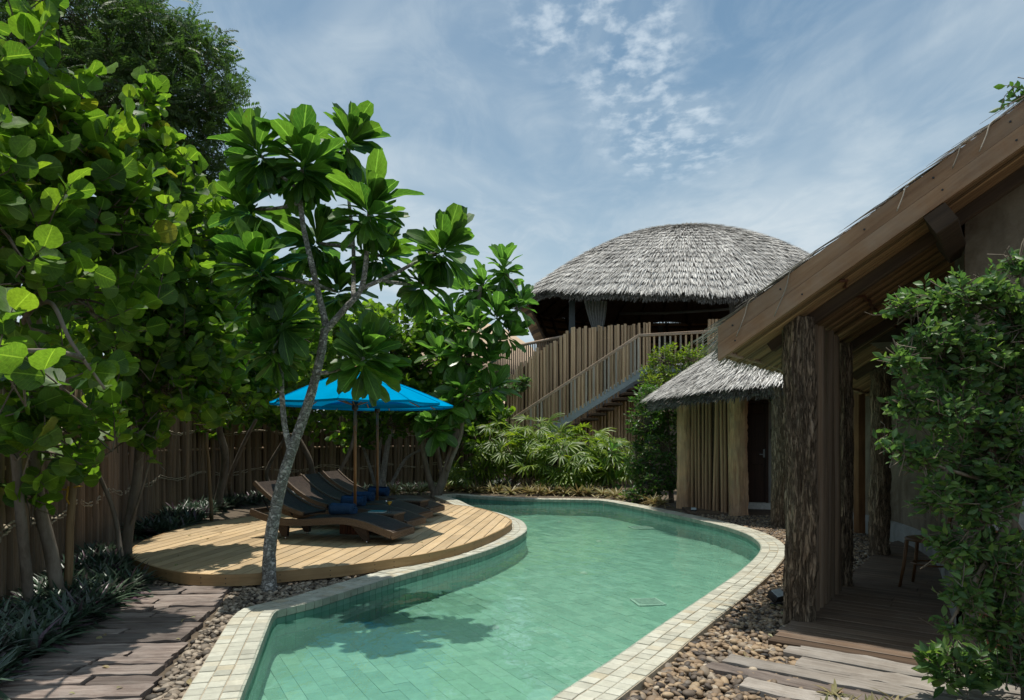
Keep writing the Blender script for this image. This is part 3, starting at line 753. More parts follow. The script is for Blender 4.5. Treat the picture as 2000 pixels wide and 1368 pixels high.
# rim boards in bent lengths, black body below painting shade into the gaps
dn = []
for i in range(len(DECK)):
    t = np.array(DECK[(i+1) % len(DECK)])-np.array(DECK[i-1]); t /= np.linalg.norm(t); dn.append(np.array((t[1], -t[0])))
darea = .5*sum(DECK[i][0]*DECK[(i+1) % len(DECK)][1]-DECK[(i+1) % len(DECK)][0]*DECK[i][1] for i in range(len(DECK)))
dn = np.array(dn)*(1 if darea > 0 else -1); DK = np.array(DECK)
seg = 14
for s0 in range(0, len(DECK), seg):
    idx = [(s0+i) % len(DECK) for i in range(min(seg, len(DECK)-s0)+1)]; mb = MB(); k = len(idx)
    pin = [DK[i]-dn[i]*.004 for i in idx]; po = [DK[i]+dn[i]*.022 for i in idx]
    vs = [(*p, ZD+.003) for p in pin]+[(*p, ZD+.003) for p in po]+[(*p, ZD-.105) for p in po]+[(*p, ZD-.105) for p in pin]
    fs = []
    for i in range(k-1):
        for r in range(4): a = r*k+i; b = ((r+1) % 4)*k+i; fs.append((a, a+1, b+1, b))
    fs += [(0, k, 2*k, 3*k), (k-1, 4*k-1, 3*k-1, 2*k-1)]
    mb.add(vs, fs); rim = mb.build('rim_board', 'deck_edge', deck)
    if any(inframe((*DK[i], .1)) for i in idx):
        sm = MB()
        for i in idx[2::4]:
            p = DK[i]+dn[i]*.0225; sm.tube([(p[0], p[1], ZD-.03), (p[0]+dn[i][0]*.002, p[1]+dn[i][1]*.002, ZD-.03)], .0055, 6)
            sm.tube([(p[0], p[1], ZD-.08), (p[0]+dn[i][0]*.002, p[1]+dn[i][1]*.002, ZD-.08)], .0055, 6)
        sm.build('screws', 'black', rim)['kind'] = 'stuff'
mb = MB(); 
k = len(DECK); ins = DK-dn*.06
mb.add([(*p, ZD-.024) for p in ins]+[(*p, 0) for p in ins], [(i, (i+1) % k, k+(i+1) % k, k+i) for i in range(k)]+[tuple(range(k))]); mb.build('frame', 'black', deck)

# ================================================================ SLEEPER PATH (left) AND LANDING SLEEPERS (right)
def plank_mesh(L, Wd, H, seed, mat, nseg=16):
    """a worn sleeper: wavy edges, split ends; local X along the length, top at z = 0"""
    v = []; f = []
    for i in range(nseg+1):
        x = -L/2+L*i/nseg
        for j, (yy, zz_) in enumerate(((-.5, -1), (-.5, -.12), (-.42, 0), (-.15, 0), (.15, 0), (.42, 0), (.5, -.12), (.5, -1))):
            nz = mnoise.noise((x*3.1+seed*7, yy*4, seed)); n2 = mnoise.noise((x*11+seed*3, yy*9+5, seed*2))
            ex = 0
            if i in (0, nseg): ex = (1 if i == 0 else -1)*abs(mnoise.noise((yy*9, seed*5.3, i)))*.03
            v.append((x+ex, yy*Wd*(1+.06*nz*(abs(yy) > .3))+(.008*n2 if abs(yy) > .4 else 0), zz_*H+(.006*n2+.006*nz if zz_ > -.5 else 0)))
    for i in range(nseg):
        for j in range(7): a = i*8+j; f.append((a, a+8, a+9, a+1))
    f += [tuple(range(8)), tuple(nseg*8+k for k in reversed(range(8)))]
    return mesh_from('plank', v, f, mat)
mb = MB(); pthL = [(-3.55, 6.55), (-2.62, 6.55), (-1.82, 3.2), (-2.9, 3.2)]
mb.add([(*p, .006) for p in pthL], [(3, 2, 1, 0)]); path = struct(mb.build('path', 'soil'))
y = 3.25; sd = 0
while y < 6.42:
    wd = random.uniform(.125, .20); cy = y+wd/2
    xr = -1.985-(cy-3.6)*.235+random.uniform(-.035, .03); xl = -2.72-(cy-3.6)*.21+random.uniform(-.12, .05)-.15
    L = xr-xl; pieces = [(xl, xr)]
    if random.random() < .55: c = xl+L*random.uniform(.3, .65); pieces = [(xl, c-.006), (c+.006, xr)]
    for a, b in pieces:
        sd += 1; th = math.radians(4+random.uniform(-1.5, 1.5))
        M = Matrix.Translation(((a+b)/2, cy+((a+b)/2-xr)*math.tan(th), .05+random.uniform(-.012, .010))) @ Matrix.Rotation(th, 4, 'Z') @ Matrix.Rotation(random.gauss(0, .006), 4, 'X')
        put('plank', plank_mesh(b-a, wd-.012, .05, sd, 'sleeper'), path, M)
    y += wd
land = struct(put('sleeper_landing', mesh_from('landing', [FK(.05, -.2, .004), FK(.05, 2.2, .004), FK(-1.6, 2.2, .004), FK(-1.6, .25, .004)], [(3, 2, 1, 0)], 'soil')))
kk = -.03; 
for i, (m0, L, wd, mt, dz, gap) in enumerate([(.16, 2.0, .10, 'sleeper_pale', .0, .0), (.10, 1.75, .17, 'sleeper_pale', .004, .004), (.22, 1.55, .20, 'sleeper_pale', -.004, .004), (-.16, 1.85, .17, 'sleeper_pale', .0, .03), (-.22, 1.75, .15, 'sleeper', -.016, .012), (.06, 1.5, .18, 'sleeper_pale', -.008, .01), (.3, 1.5, .2, 'sleeper', -.01, .01)]):
    kk -= gap; c = FK(kk-wd/2, m0+L/2, .062+dz)
    M = Matrix(((U.x, E.x, 0, c.x), (U.y, E.y, 0, c.y), (0, 0, 1, c.z), (0, 0, 0, 1))) @ Matrix.Rotation(random.gauss(0, .008), 4, 'Z')
    put('plank', plank_mesh(L, wd-.01, .06, 60+i, mt, 20), land, M); kk -= wd

# ================================================================ PALISADE FENCE
def log_mesh(seed, mat, h=1.0, sides=9, rings=9, knots=2, bend=.10):
    """radius 1, height h, uneven; scaled where it stands"""
    rd = random.Random(seed); v = []; f = []
    kn = [(rd.uniform(.1, .9), rd.uniform(0, 6.28)) for _ in range(knots)]
    for i in range(rings):
        t = i/(rings-1); cx = bend*3*mnoise.noise((t*1.7, seed*3.1, 0)); cy = bend*3*mnoise.noise((t*1.7, seed*3.1, 9))
        for k in range(sides):
            a = 2*math.pi*k/sides; r = 1+.10*mnoise.noise((math.cos(a)*1.2, math.sin(a)*1.2, t*3+seed*5))-.1*t
            for kt, ka in kn:
                dd = abs(t-kt)*10; da = abs((a-ka+math.pi) % (2*math.pi)-math.pi)
                if dd < 1.0 and da < .8: r += .22*(1-dd)*(1-da/.8)
            v.append((cx+r*math.cos(a), cy+r*math.sin(a), t*h))
        
    for i in range(rings-1):
        for k in range(sides): f.append((i*sides+k, i*sides+(k+1) % sides, (i+1)*sides+(k+1) % sides, (i+1)*sides+k))
    f.append(tuple((rings-1)*sides+k for k in range(sides)))
    return mesh_from('pole', v, f, mat, True)
LOGS = {m_: [log_mesh(i*3+hash_, m_) for i in range(7)] for hash_, m_ in enumerate(('log', 'hut_log', 'palisade', 'baluster', 'stake'))}
def pole(parent, p, r, h, mat, name='pole', tilt=.0):
    M = Matrix.Translation(p) @ Matrix.Rotation(random.gauss(0, tilt), 4, 'X') @ Matrix.Rotation(random.gauss(0, tilt), 4, 'Y') @ Matrix.Rotation(random.uniform(0, 6.28), 4, 'Z') @ Matrix.Diagonal((r, r, h, 1))
    return put(name, random.choice(LOGS[mat]), parent, M)
FEN = [(-3.95, 5.1), (-4.26, 5.8), (-5.2, 8.3), (-6.15, 11.2), (-6.62, 13.2), (-6.38, 14.9), (-5.5, 16.7), (-4.0, 18.2), (-2.5, 19.3), (-1.2, 20.4), (-.2, 21.0)]
fpath = resample(catmull(FEN, 10), .02)
fence = thing('log_fence', 'curved palisade fence of dark upright logs lashed with rope behind the trees', 'fence', (*FEN[0], 0))
s_ = 0.0; i = 0; rope_pts = []; fp = []
while i < len(fpath)-2:
    near = fpath[i][1] < 7
    r = random.uniform(.048, .085) if near else random.uniform(.034, .072)
    if i == 0: r = .09
    h = 2.0+random.uniform(-.16, .14)
    jx = random.gauss(0, .012)
    pole(fence, (fpath[i][0]+jx, fpath[i][1]+random.gauss(0, .025), -.02), r, h, 'log', 'pole', .012)
    fp.append((fpath[i], r)); i += max(3, int(r*2.06/.02))
fpx = np.array([p for p, r in fp])
for zr in (.66, 1.55):
    for dz in (0, .035):
        mb = MB(); pts = []
        for k, (p, r) in enumerate(fp):
            t = fpx[min(k+1, len(fp)-1)]-fpx[max(k-1, 0)]; t /= np.linalg.norm(t); nrm = np.array((t[1], -t[0]))
            zz_ = zr+dz+.05*math.sin(k*.35)+random.uniform(-.014, .014)
            pts.append((*(p+nrm*(r+.010)), zz_))
            if k+1 < len(fp):
                mid = (p+fp[k+1][0])/2; pts.append((*(mid+nrm*(r*.55+.008)), zz_+random.uniform(-.012, .012)))
        mb.tube(pts, .011, 5, True); mb.build('rope', 'rope', fence, True)
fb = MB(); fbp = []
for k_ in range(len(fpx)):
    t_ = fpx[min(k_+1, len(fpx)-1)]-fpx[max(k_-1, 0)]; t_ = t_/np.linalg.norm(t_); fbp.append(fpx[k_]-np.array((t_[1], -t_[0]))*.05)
kb = len(fbp); fb.add([(*p, 0.0) for p in fbp]+[(*p, 1.78) for p in fbp], [(i, i+1, kb+i+1, kb+i) for i in range(kb-1)]); fb.build('added_dark_sheet', 'beam', fence)  # added dark sheet behind the logs, shade painted into the gaps
yt = MB(); yp = [D(92, 950, 5.9), D(125, 957, 5.75), D(148, 951, 5.7), D(160, 950, 5.75)]; yt.tube(catmull([tuple(p) for p in yp], 4), .008, 5)
yt.tube([D(134, 950, 5.7), D(130, 975, 5.7), D(136, 985, 5.7)], .009, 5); yt.build('tie', 'rope_yellow', fence, True)
# rear bracing rail
mb = MB(); mb.tube([(p[0]-.0, p[1], 1.2) for p in fpx[::4]], .03, 6); mb.build('brace', 'log', fence, True)

# bamboo stakes that hold up the young trees
for (x0, y0, x1, y1, z) in ((413, 1018, 404, 845, 0.0), (130, 1190, 156, 720, 0.0)):
    p = G(x0, y0, z); d = p.y; t = D(x1, y1, d-.1)
    mb = MB(); n_ = 7
    mb.tube([p.lerp(t, i/(n_-1))+Vector((random.gauss(0, .006), 0, 0)) for i in range(n_)], [.035-.012*i/(n_-1) for i in range(n_)], 8)
    tag(mb.build('stake', 'stake', None, True), 'thin tan stake leaning by the round deck' if x0 > 300 else 'dark thin stake standing in the ground cover by the fence', 'stake')

# ================================================================ CABIN WITH VERANDAH (right)
SL = .624; th = math.atan(SL)
B0 = Vector((1.99, 4.93, 0)); ZB = 2.36                            # barge line: underside height where m = 0
def K(k, m_, z=0): return B0+E*k+U*m_+Vector((0, 0, z))
def zs(m_): return ZB+SL*m_
cabin = thing('cabin', 'plastered cabin with sloping roof, brown barge board and bark pillars beside the pool', 'cabin', P1)
US = (U+Vector((0, 0, SL))).normalized(); NS = E.cross(US)*-1
if NS.z < 0: NS = -NS
def frame_mtx(org, x, y, z): return Matrix(((x.x, y.x, z.x, org.x), (x.y, y.y, z.y, org.y), (x.z, y.z, z.z, org.z), (0, 0, 0, 1)))
m0, m1 = -.513, 3.3; LB = (m1-m0)*math.hypot(1, SL)
# two barge boards, upper one thinner, plumb-cut ends
def barge(k, za, zb, thk, name, mat='barge'):
    c = K(k, (m0+m1)/2, 0); M = frame_mtx(Vector((c.x, c.y, 0)), US, E, NS)
    pts = []
    for kk_, zo in ((0, za), (0, zb), (thk, zb), (thk, za)): 
        for m_ in (m0, m1): pts.append(K(k+kk_, m_, zs(m_)+zo))
    Mi = M.inverted(); vs = [Mi @ p for p in pts]
    fs = [(0, 1, 3, 2), (2, 3, 5, 4), (4, 5, 7, 6), (6, 7, 1, 0), (0, 2, 4, 6), (7, 5, 3, 1)]
    return put(name, mesh_from(name, vs, fs, mat), cabin, M)
barge(0, 0, .128, .045, 'barge_board'); barge(.004, .131, .262, .045, 'barge_board')
# nail heads
for m_, zo in ((-.40, .19), (-.38, .06), (-.05, .2), (.5, .19), (.9, .2), (.95, .08), (1.3, .2), (1.33, .06), (.1, .05)):
    mb = MB(); p = K(-.001, m_, zs(m_)+zo); mb.tube([p+E*.003, p-E*.002], .007, 6); mb.build('nail', 'black', cabin)
# roof slab of thatch, reed soffit, rafters
KD = 7.0
mb = MB(); rf = []
for k_, m_ in ((.045, m0+.02), (KD, m0+.02), (KD, m1), (.045, m1)):
    rf.append(K(k_, m_, zs(m_)+.06))
for k_, m_ in ((.045, m0+.02), (KD, m0+.02), (KD, m1), (.045, m1)): rf.append(K(k_, m_, zs(m_)+.25))
mb.add(rf, [(0, 1, 2, 3), (7, 6, 5, 4), (0, 4, 5, 1), (1, 5, 6, 2), (2, 6, 7, 3), (3, 7, 4, 0)])
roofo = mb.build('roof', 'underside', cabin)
REED = []
for vnt in range(4):
    mb = MB(); L = LB-.06; pts = [(-L/2+L*i/10, .006*mnoise.noise((i*.9, vnt*9, 0)), .008*mnoise.noise((i*.8, vnt*9, 4))) for i in range(11)]
    mb.tube(pts, [.02*(1+.2*mnoise.noise((i*1.3, vnt, 7))) for i in range(11)], 7); REED.append(mb.mesh('reed', 'reed', True))
kpos = .07; cnt = 0
while kpos < KD-.1 and cnt < 190:
    wr = random.uniform(.65, 1.5); c = K(kpos+.02*wr, (m0+m1)/2, 0); mid = (m0+m1)/2
    p = K(kpos+.02*wr, mid, zs(mid)+.030-random.uniform(0, .018))
    put('reed', random.choice(REED), cabin, frame_mtx(p, US, E, NS) @ Matrix.Diagonal((1, wr, wr, 1))); kpos += .04*wr*.95; cnt += 1
for kr, hh, ww in ((.40, .10, .07), (2.1, .10, .07), (3.7, .10, .07), (5.3, .10, .07)):
    mb = MB(); mid = (m0+.25+m1)/2; p = K(kr, mid, zs(mid)-hh/2+.005); mb.box((0, 0, 0), (LB-.35, ww, hh), None, .008)
    put('rafter', mb.mesh('rafter', 'beam'), cabin, frame_mtx(p, US, E, NS))
for m_ in (.33, .95, 1.6):                                          # rope lashings under the reeds
    mb = MB(); pts = [K(.1+.11*i, m_+.03*mnoise.noise((i*.7, m_, 0))+.012*(i % 2), zs(m_)-.012+.02*(i % 2)) for i in range(60)]
    mb.tube(pts, .013, 5); mb.build('lashing', 'slat_red', cabin, True)
mb = MB(); lp_ = [(3.15, 7.3), (3.95, 9.6), (4.65, 11.0), (7.5, 11.4), (7.5, 7.5), (4.4, 6.6)]
mb.add([(*p, 2.42) for p in lp_]+[(*p, 2.6) for p in lp_], [tuple(range(6)), tuple(reversed(range(6, 12)))]+[(i, (i+1) % 6, 6+(i+1) % 6, 6+i) for i in range(6)]); mb.build('added_shade_slab', 'underside', cabin)  # added flat slab that keeps the sun off the curved wall
# eave pole, purlin end
mb = MB(); mb.tube([K(.05+.9*i, m0+.07, zs(m0)+.055+.01*math.sin(i*2)) for i in range(8)], .022, 7); mb.build('eave_pole', 'rail', cabin, True)
mb = MB(); mb.box((0, 0, 0), (.14, .95, .15), None, .008); put('purlin', mb.mesh('purlin', 'beam'), cabin, frame_mtx(K(.48, .94, zs(.94)-.09), US, E, NS))
# bark pillars
def bark_pillar(parent, base, r, h, seed, mat='pillar', sides=84, rings=220, rough=1.0, name='pillar'):
    v = []; f = []
    for i in range(rings):
        z = h*i/(rings-1); t = i/(rings-1)
        cx = .03*mnoise.noise((z*.6, seed, 0)); cy = .03*mnoise.noise((z*.6, seed, 5)); flare = .10*math.exp(-z*9)
        for k in range(sides):
            a = 2*math.pi*k/sides; ca_, sa_ = math.cos(a), math.sin(a)
            q = Vector((ca_*4.4, sa_*4.4, z*1.7+seed*3)); warp = mnoise.noise(q*.6)*1.4
            n1 = 1-abs(mnoise.noise(Vector((ca_*5.2+warp*.25, sa_*5.2+warp*.2, z*2.2+seed*7))))*2.2
            n2 = mnoise.noise(Vector((ca_*10, sa_*10, z*7+seed))); n3 = mnoise.noise(Vector((ca_*1.4, sa_*1.4, z*1.1+seed*2)))
            n4 = mnoise.noise(Vector((ca_*22, sa_*22, z*16+seed)))
            rg = max(-.5, n1); rr = r*(1+flare+.10*n3+rough*(.20*rg+.13*n2+.09*n4+.06*math.floor(2.2*mnoise.noise(Vector((ca_*3.1, sa_*3.1, z*1.3+seed*9)))))-.05*t)
            v.append((cx+rr*ca_, cy+rr*sa_, z))
    for i in range(rings-1):
        for k in range(sides): f.append((i*sides+k, i*sides+(k+1) % sides, (i+1)*sides+(k+1) % sides, (i+1)*sides+k))
    f.append(tuple((rings-1)*sides+k for k in range(sides)))
    return put(name, mesh_from(name, v, f, mat, True), parent, Matrix.Translation(base))
bark_pillar(cabin, (P1.x, P1.y, 0), .100, 2.36, 1.0); bark_pillar(cabin, (P2.x, P2.y, 0), .088, 2.33, 4.3)
for i in range(8):
    p = P1.lerp(P2, .12+.095*i)+U*.02; pole(cabin, (p.x, p.y, .02), random.uniform(.042, .055), 2.33, 'log', 'screen_pole', .008)
# more pillars down the verandah, mostly hidden
for kq, sd in ((3.6, 7.7), (5.4, 9.1)):
    p = P1+E*kq; bark_pillar(cabin, (p.x, p.y, 0), .10, 2.33, sd, sides=24, rings=50)
# verandah boards
flo = thing('verandah_floor', 'dark brown plank floor of the shaded verandah', 'floor', FK(0, 0))
kq = 0.0; bi = 0
while kq < 8.0:
    wd = .115; L = random.uniform(3.2, 3.5); c = FK(kq+wd/2, 1.55+random.uniform(-.05, .02), .07+random.uniform(-.002, .002))
    ma = .0 if kq > .05 else -.03
    a_ = -.05+random.uniform(-.02, .02)+(0 if kq < 5 else (kq-5)*.15)
    cuts = sorted([a_, 3.3]+[a_+random.uniform(.5, 2.6) for _ in range(1)])
    for s0, s1 in zip(cuts[:-1], cuts[1:]):
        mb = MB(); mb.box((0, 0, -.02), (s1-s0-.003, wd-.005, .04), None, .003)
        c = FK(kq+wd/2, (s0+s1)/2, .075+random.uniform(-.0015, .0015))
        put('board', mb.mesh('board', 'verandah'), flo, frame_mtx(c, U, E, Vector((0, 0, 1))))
    kq += wd
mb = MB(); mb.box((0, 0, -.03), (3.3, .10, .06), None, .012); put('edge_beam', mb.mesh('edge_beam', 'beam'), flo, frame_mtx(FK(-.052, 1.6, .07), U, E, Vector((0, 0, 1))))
mb = MB(); pts = [FK(0.02, 0), FK(0.02, 3.3), FK(8, 3.3), FK(8, .4), FK(5, .02)]
mb.add([(p.x, p.y, .03) for p in pts], [tuple(reversed(range(5)))]); mb.build('under_sheet', 'black', flo)  # single flat black sheet under the floor boards
# plaster walls: gable wall facing the camera and the curved wall along the verandah
W0 = K(.7, 1.03)
gab = []
for m_ in (1.03, 3.3): gab += [K(.7, m_, .0), K(.7, m_, zs(m_)+.06)]
mb = MB(); thk = E*.18
vs = [gab[0], gab[2], gab[3], gab[1]]; vs = vs+[p+thk for p in vs]
mb.add(vs, [(0, 1, 2, 3), (7, 6, 5, 4), (0, 3, 7, 4), (1, 5, 6, 2), (3, 2, 6, 7)]); mb.build('gable_wall', 'plaster', cabin)
wpath = catmull([(W0.x+.01, W0.y+.02), (3.55, 5.45), (4.05, 6.3), (4.7, 7.5), (5.12, 8.7), (5.28, 9.9), (5.15, 11.0), (4.9, 11.8)], 8)
mb = MB(); k = len(wpath)
def wallz(p):
    r = Vector((p[0], p[1], 0))-B0; return min(3.4, zs(min(r.dot(U), 1.75))+.08)
mb.add([(*p, .02) for p in wpath]+[(*p, max(2.5, wallz(p))) for p in wpath], [(i, i+1, k+i+1, k+i) for i in range(k-1)])
mb.build('curved_wall', 'plaster', cabin, True)
mb = MB(); wp2 = []
for i in range(k):
    t = np.array(wpath[min(i+1, k-1)])-np.array(wpath[max(i-1, 0)]); t /= np.linalg.norm(t); wp2.append(np.array(wpath[i])+np.array((-t[1], t[0]))*.05)
mb.add([(*p, .0) for p in wp2]+[(*p, .27) for p in wp2]+[(*p, .30) for p in wpath], [(i, i+1, k+i+1, k+i) for i in range(k-1)]+[(k+i, k+i+1, 2*k+i+1, 2*k+i) for i in range(k-1)])
mb.build('plinth', 'hut_plaster', cabin, True)
# door jamb on the curved wall
p = D(1684, 850, 9.7); mb = MB(); mb.box((p.x-.05, p.y-.02, 1.25), (.10, .12, 2.3), Matrix.Rotation(.1, 3, 'Z'), .006); mb.build('door_jamb', 'chair_wood', cabin)
# gable window: frame and pale blind behind the glass
wc = K(.69, 1.55, 1.25); win = put('window', (lambda q: (q.box((0, 0, 0), (.78, .02, .9)), q.mesh('window', 'curtain_cloth'))[1])(MB()), cabin, frame_mtx(wc, U, E, Vector((0, 0, 1))))
for (cx, cz, sx, sz) in ((0, .475, .90, .06), (0, -.475, .90, .06), (-.42, 0, .06, .89), (.42, 0, .06, .89), (0, 0, .035, .89)):
    mb = MB(); mb.box((cx, -.025, cz), (sx, .05, sz), None, .004); put('frame', mb.mesh('frame', 'chair_wood'), win, frame_mtx(wc, U, E, Vector((0, 0, 1))))

# ---- thatch tools
BLADE = ([(-.5, 0, 0), (.5, 0, 0), (-.42, .55, .02), (.42, .55, .02), (-.12, 1, .0), (.12, 1, .0)], [(0, 1, 3, 2), (2, 3, 5, 4)])
def thatch_part(name, items, mat, parent):
    """items: (position, downward direction, outward normal, length, width)"""
    ms = [basis(p, d_, n_, L, Wd) for p, d_, n_, L, Wd in items]
    o = put(name, instance_mesh(name, *BLADE, None, ms, mat, False), parent); o['kind'] = 'stuff'; return o
# cabin roof straw: courses along the slope plus loose ends over the barge
it = []
for _ in range(5200):
    k_, m_ = random.uniform(.0, 2.6)**1.0, random.uniform(m0-.02, m1)
    it.append((K(k_, m_, zs(m_)+.262+random.uniform(0, .02)), -US+E*random.gauss(0, .12)+NS*.05, NS, random.uniform(.25, .45), .02))
for _ in range(900):
    k_ = random.uniform(.05, 3); it.append((K(k_, m0+random.uniform(0, .06), zs(m0)+.10+random.uniform(0, .16)), -US*.6+Vector((0, 0, -.25))+E*random.gauss(0, .15)+rv(.05), NS+rv(.3), random.uniform(.08, .20), .014))
thatch_part('thatch', it, 'thatch', cabin)
for m_, L, sd in ((-.28, .22, 0), (.02, .28, 1), (.75, .14, 2), (1.05, .12, 3), (1.2, .14, 4)):
    p = K(-.006, m_, zs(m_)+.265); mb = MB(); pts = [p+Vector((0, 0, .012))+US*.06, p+Vector((0, 0, .008)), p-US*.4*L*(.4 if sd > 1 else .3)+Vector((0, 0, -.35*L))-E*.012, p-US*L*.45+Vector((0, 0, -L*.85))-E*.014]
    mb.tube(catmull([tuple(q_) for q_ in pts], 4), .004, 4); mb.build('loose_straw', 'straw', cabin, True)

# ================================================================ THATCHED HUT
hut = thing('thatched_hut', 'small round hut with pole wall and grey thatched roof at the pool bend', 'hut', (5.0, 13.2, 0))
HC = Vector((5.6, 13.25, 0)); HR = 2.86
hp = [(G(1338, 993), .155, 2.16, 21), (G(1442, 1010), .15, 2.24, 22), (G(1524, 1033), .125, 2.25, 23)]
for p, r, h, sd in hp: bark_pillar(hut, (p.x, p.y, 0), r, h, sd, 'hut_log' if sd != 23 else 'pillar', 36, 70, .45 if sd == 21 else .8, 'post')
a, b = hp[0][0], hp[1][0]
for i in range(11):
    t = .155+.0755*i*.93; p = a.lerp(b, t)+Vector((random.gauss(0, .005), random.gauss(0, .012), 0)); pole(hut, (p.x, p.y, .0), random.uniform(.026, .035), 2.2+.05*t, 'hut_log', 'pole', .012)
mb = MB(); mb.box((a.lerp(b, .5)+Vector((.03, .06, 1.1))), ((b-a).length, .03, 2.15), Matrix.Rotation(math.atan2((b-a).y, (b-a).x), 3, 'Z')); mb.build('added_dark_sheet', 'beam', hut)  # dark board put behind the poles so their gaps look shaded
# entrance wall with door, plate and switch
wa, wb = Vector((4.0, 13.75, 0)), Vector((5.75, 13.2, 0)); wd_ = (wb-wa).normalized(); wn = Vector((wd_.y, -wd_.x, 0))
WM = frame_mtx(wa, wd_, -wn, Vector((0, 0, 1)))
def wpx(xp):  # place along the wall of a photo column
    r = (xp-1000)/F; return (r*wa.y-wa.x)/(wd_.x-r*wd_.y)
xd0, xd1 = wpx(1408), wpx(1500)
mb = MB(); mb.box((.9, .06, 1.3), (1.9, .12, 2.6)); put('wall', mb.mesh('wall', 'hut_plaster'), hut, WM)
mb = MB(); mb.box((.9, -.02, .085), (1.9, .16, .17), None, .01); put('plinth', mb.mesh('plinth', 'white_paint'), hut, WM)
mb = MB(); mb.box(((xd0+xd1)/2, -.012, .17+.98), (xd1-xd0, .03, 1.94), None, .004); door = put('door', mb.mesh('door', 'door'), hut, WM)
for cx, cz, sx, sz in ((xd1-.02, 1.15, .05, 2.02), ((xd0+xd1)/2, 2.155, xd1-xd0, .05)):
    mb = MB(); mb.box((cx, -.03, cz), (sx, .07, sz), None, .004); put('frame', mb.mesh('frame', 'door'), door, WM)
for cz in (.55, 1.55):
    mb = MB(); mb.box(((xd0+xd1)/2+.05, -.03, cz), (xd1-xd0-.28, .012, .75), None, .005); put('panel', mb.mesh('panel', 'door'), door, WM)
mb = MB(); mb.tube([(xd1-.075, -.03, 1.12), (xd1-.075, -.07, 1.12), (xd1-.16, -.07, 1.12)], .010, 6); mb.box((xd1-.075, -.03, 1.14), (.035, .012, .16)); put('handle', mb.mesh('handle', 'steel'), door, WM)
xs = wpx(1510)
mb = MB(); mb.box((xs+.005, -.008, 1.52), (.11, .016, .19), None, .003); put('plate', mb.mesh('plate', 'plate'), hut, WM)
mb = MB(); mb.box((xs+.01, -.006, 1.145), (.075, .012, .06), None, .002); sw = put('switch', mb.mesh('switch', 'black'), hut, WM)
mb = MB(); mb.box((xs+.01, -.014, 1.145), (.014, .006, .03)); put('rocker', mb.mesh('rocker', 'white_paint'), sw, WM)
# porch floor
for i in range(9):
    mb = MB(); mb.box((.55, -.14-.12*i, .02), (2.2-.05*i, .115, .05), None, .003); put('floor_board', mb.mesh('floor_board', 'verandah'), hut, WM)
def cone_pt(th_, rho, hc=HC, R_=HR, z0=2.27, z1=3.95):
    s_ = 1-rho
    return Vector((hc.x+R_*rho*math.cos(th_), hc.y+R_*rho*math.sin(th_), z0+(z1-z0)*(s_*.92+.10*math.sin(s_*math.pi))+.05*math.sin(th_*3+1)*rho))
def roof_shell(fn, nth, nr, zoff, name, mat, parent, r0=.0, r1=1.0):
    v = []; f = []
    for i in range(nr+1):
        for k in range(nth): p = fn(2*math.pi*k/nth, r0+(r1-r0)*i/nr); v.append((p.x, p.y, p.z+zoff))
    for i in range(nr):
        for k in range(nth): f.append((i*nth+k, i*nth+(k+1) % nth, (i+1)*nth+(k+1) % nth, (i+1)*nth+k))
    return put(name, mesh_from(name, v, f, mat, True), parent)
def thatch_roof(fn, parent, courses, per_m, R_, blen, bw_, eave_t, dens_e, lift=.05, r_eave=1.0):
    roof = roof_shell(fn, 72, 14, -.02, 'roof', 'thatch_gap_dark', parent)
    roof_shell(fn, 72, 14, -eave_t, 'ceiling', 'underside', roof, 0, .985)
    it = []
    for c in range(courses):
        rho = .03+(1.0-.03)*c/(courses-1)*r_eave; per = 2*math.pi*R_*rho; nb = int(per*per_m)+6
        for j in range(nb):
            th_ = 2*math.pi*(j+random.random())/nb; r2 = max(.01, rho-random.uniform(0, .30)/courses-(.6/courses if c == courses-1 else 0))
            p = fn(th_, r2); e1 = fn(th_, r2+.02)-p; e2 = fn(th_+.02, r2)-p; nn_ = e1.cross(e2); nn_ = nn_ if nn_.z > 0 else -nn_; nn_.normalize(); dn_ = e1.normalized()
            it.append((p+nn_*.01, dn_+nn_*(lift*random.uniform(.4, 1.8))+e2.normalized()*random.gauss(0, .16), nn_+rv(.15), blen*random.uniform(.7, 1.25), bw_*random.uniform(.6, 1.3)))
    thatch_part('thatch', it, 'thatch', roof)
    it = []; nb = int(2*math.pi*R_*dens_e)
    for j in range(nb):
        th_ = 2*math.pi*random.random(); p = fn(th_, 1.0-random.uniform(0, .012)); rad = fn(th_, 1.0)-fn(th_, .97); rad.normalize()
        p.z += random.uniform(-eave_t, .02)
        it.append((p-rad*.06, rad+Vector((0, 0, -.15+random.gauss(0, .28)))+rv(.16), rv(1)+Vector((0, 0, .5)), random.uniform(.07, .17), bw_*.8))
    thatch_part('eave_fringe', it, 'thatch_edge', roof)
    # cut face of the eave
    mb = MB(); nth = 96
    P = [fn(2*math.pi*k/nth, .985) for k in range(nth)]
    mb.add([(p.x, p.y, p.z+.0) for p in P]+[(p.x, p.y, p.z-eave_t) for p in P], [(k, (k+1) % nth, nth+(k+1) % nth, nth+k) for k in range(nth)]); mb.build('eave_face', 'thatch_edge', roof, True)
    return roof
thatch_roof(cone_pt, hut, 26, 100, HR, .27, .018, .21, 900, .12)

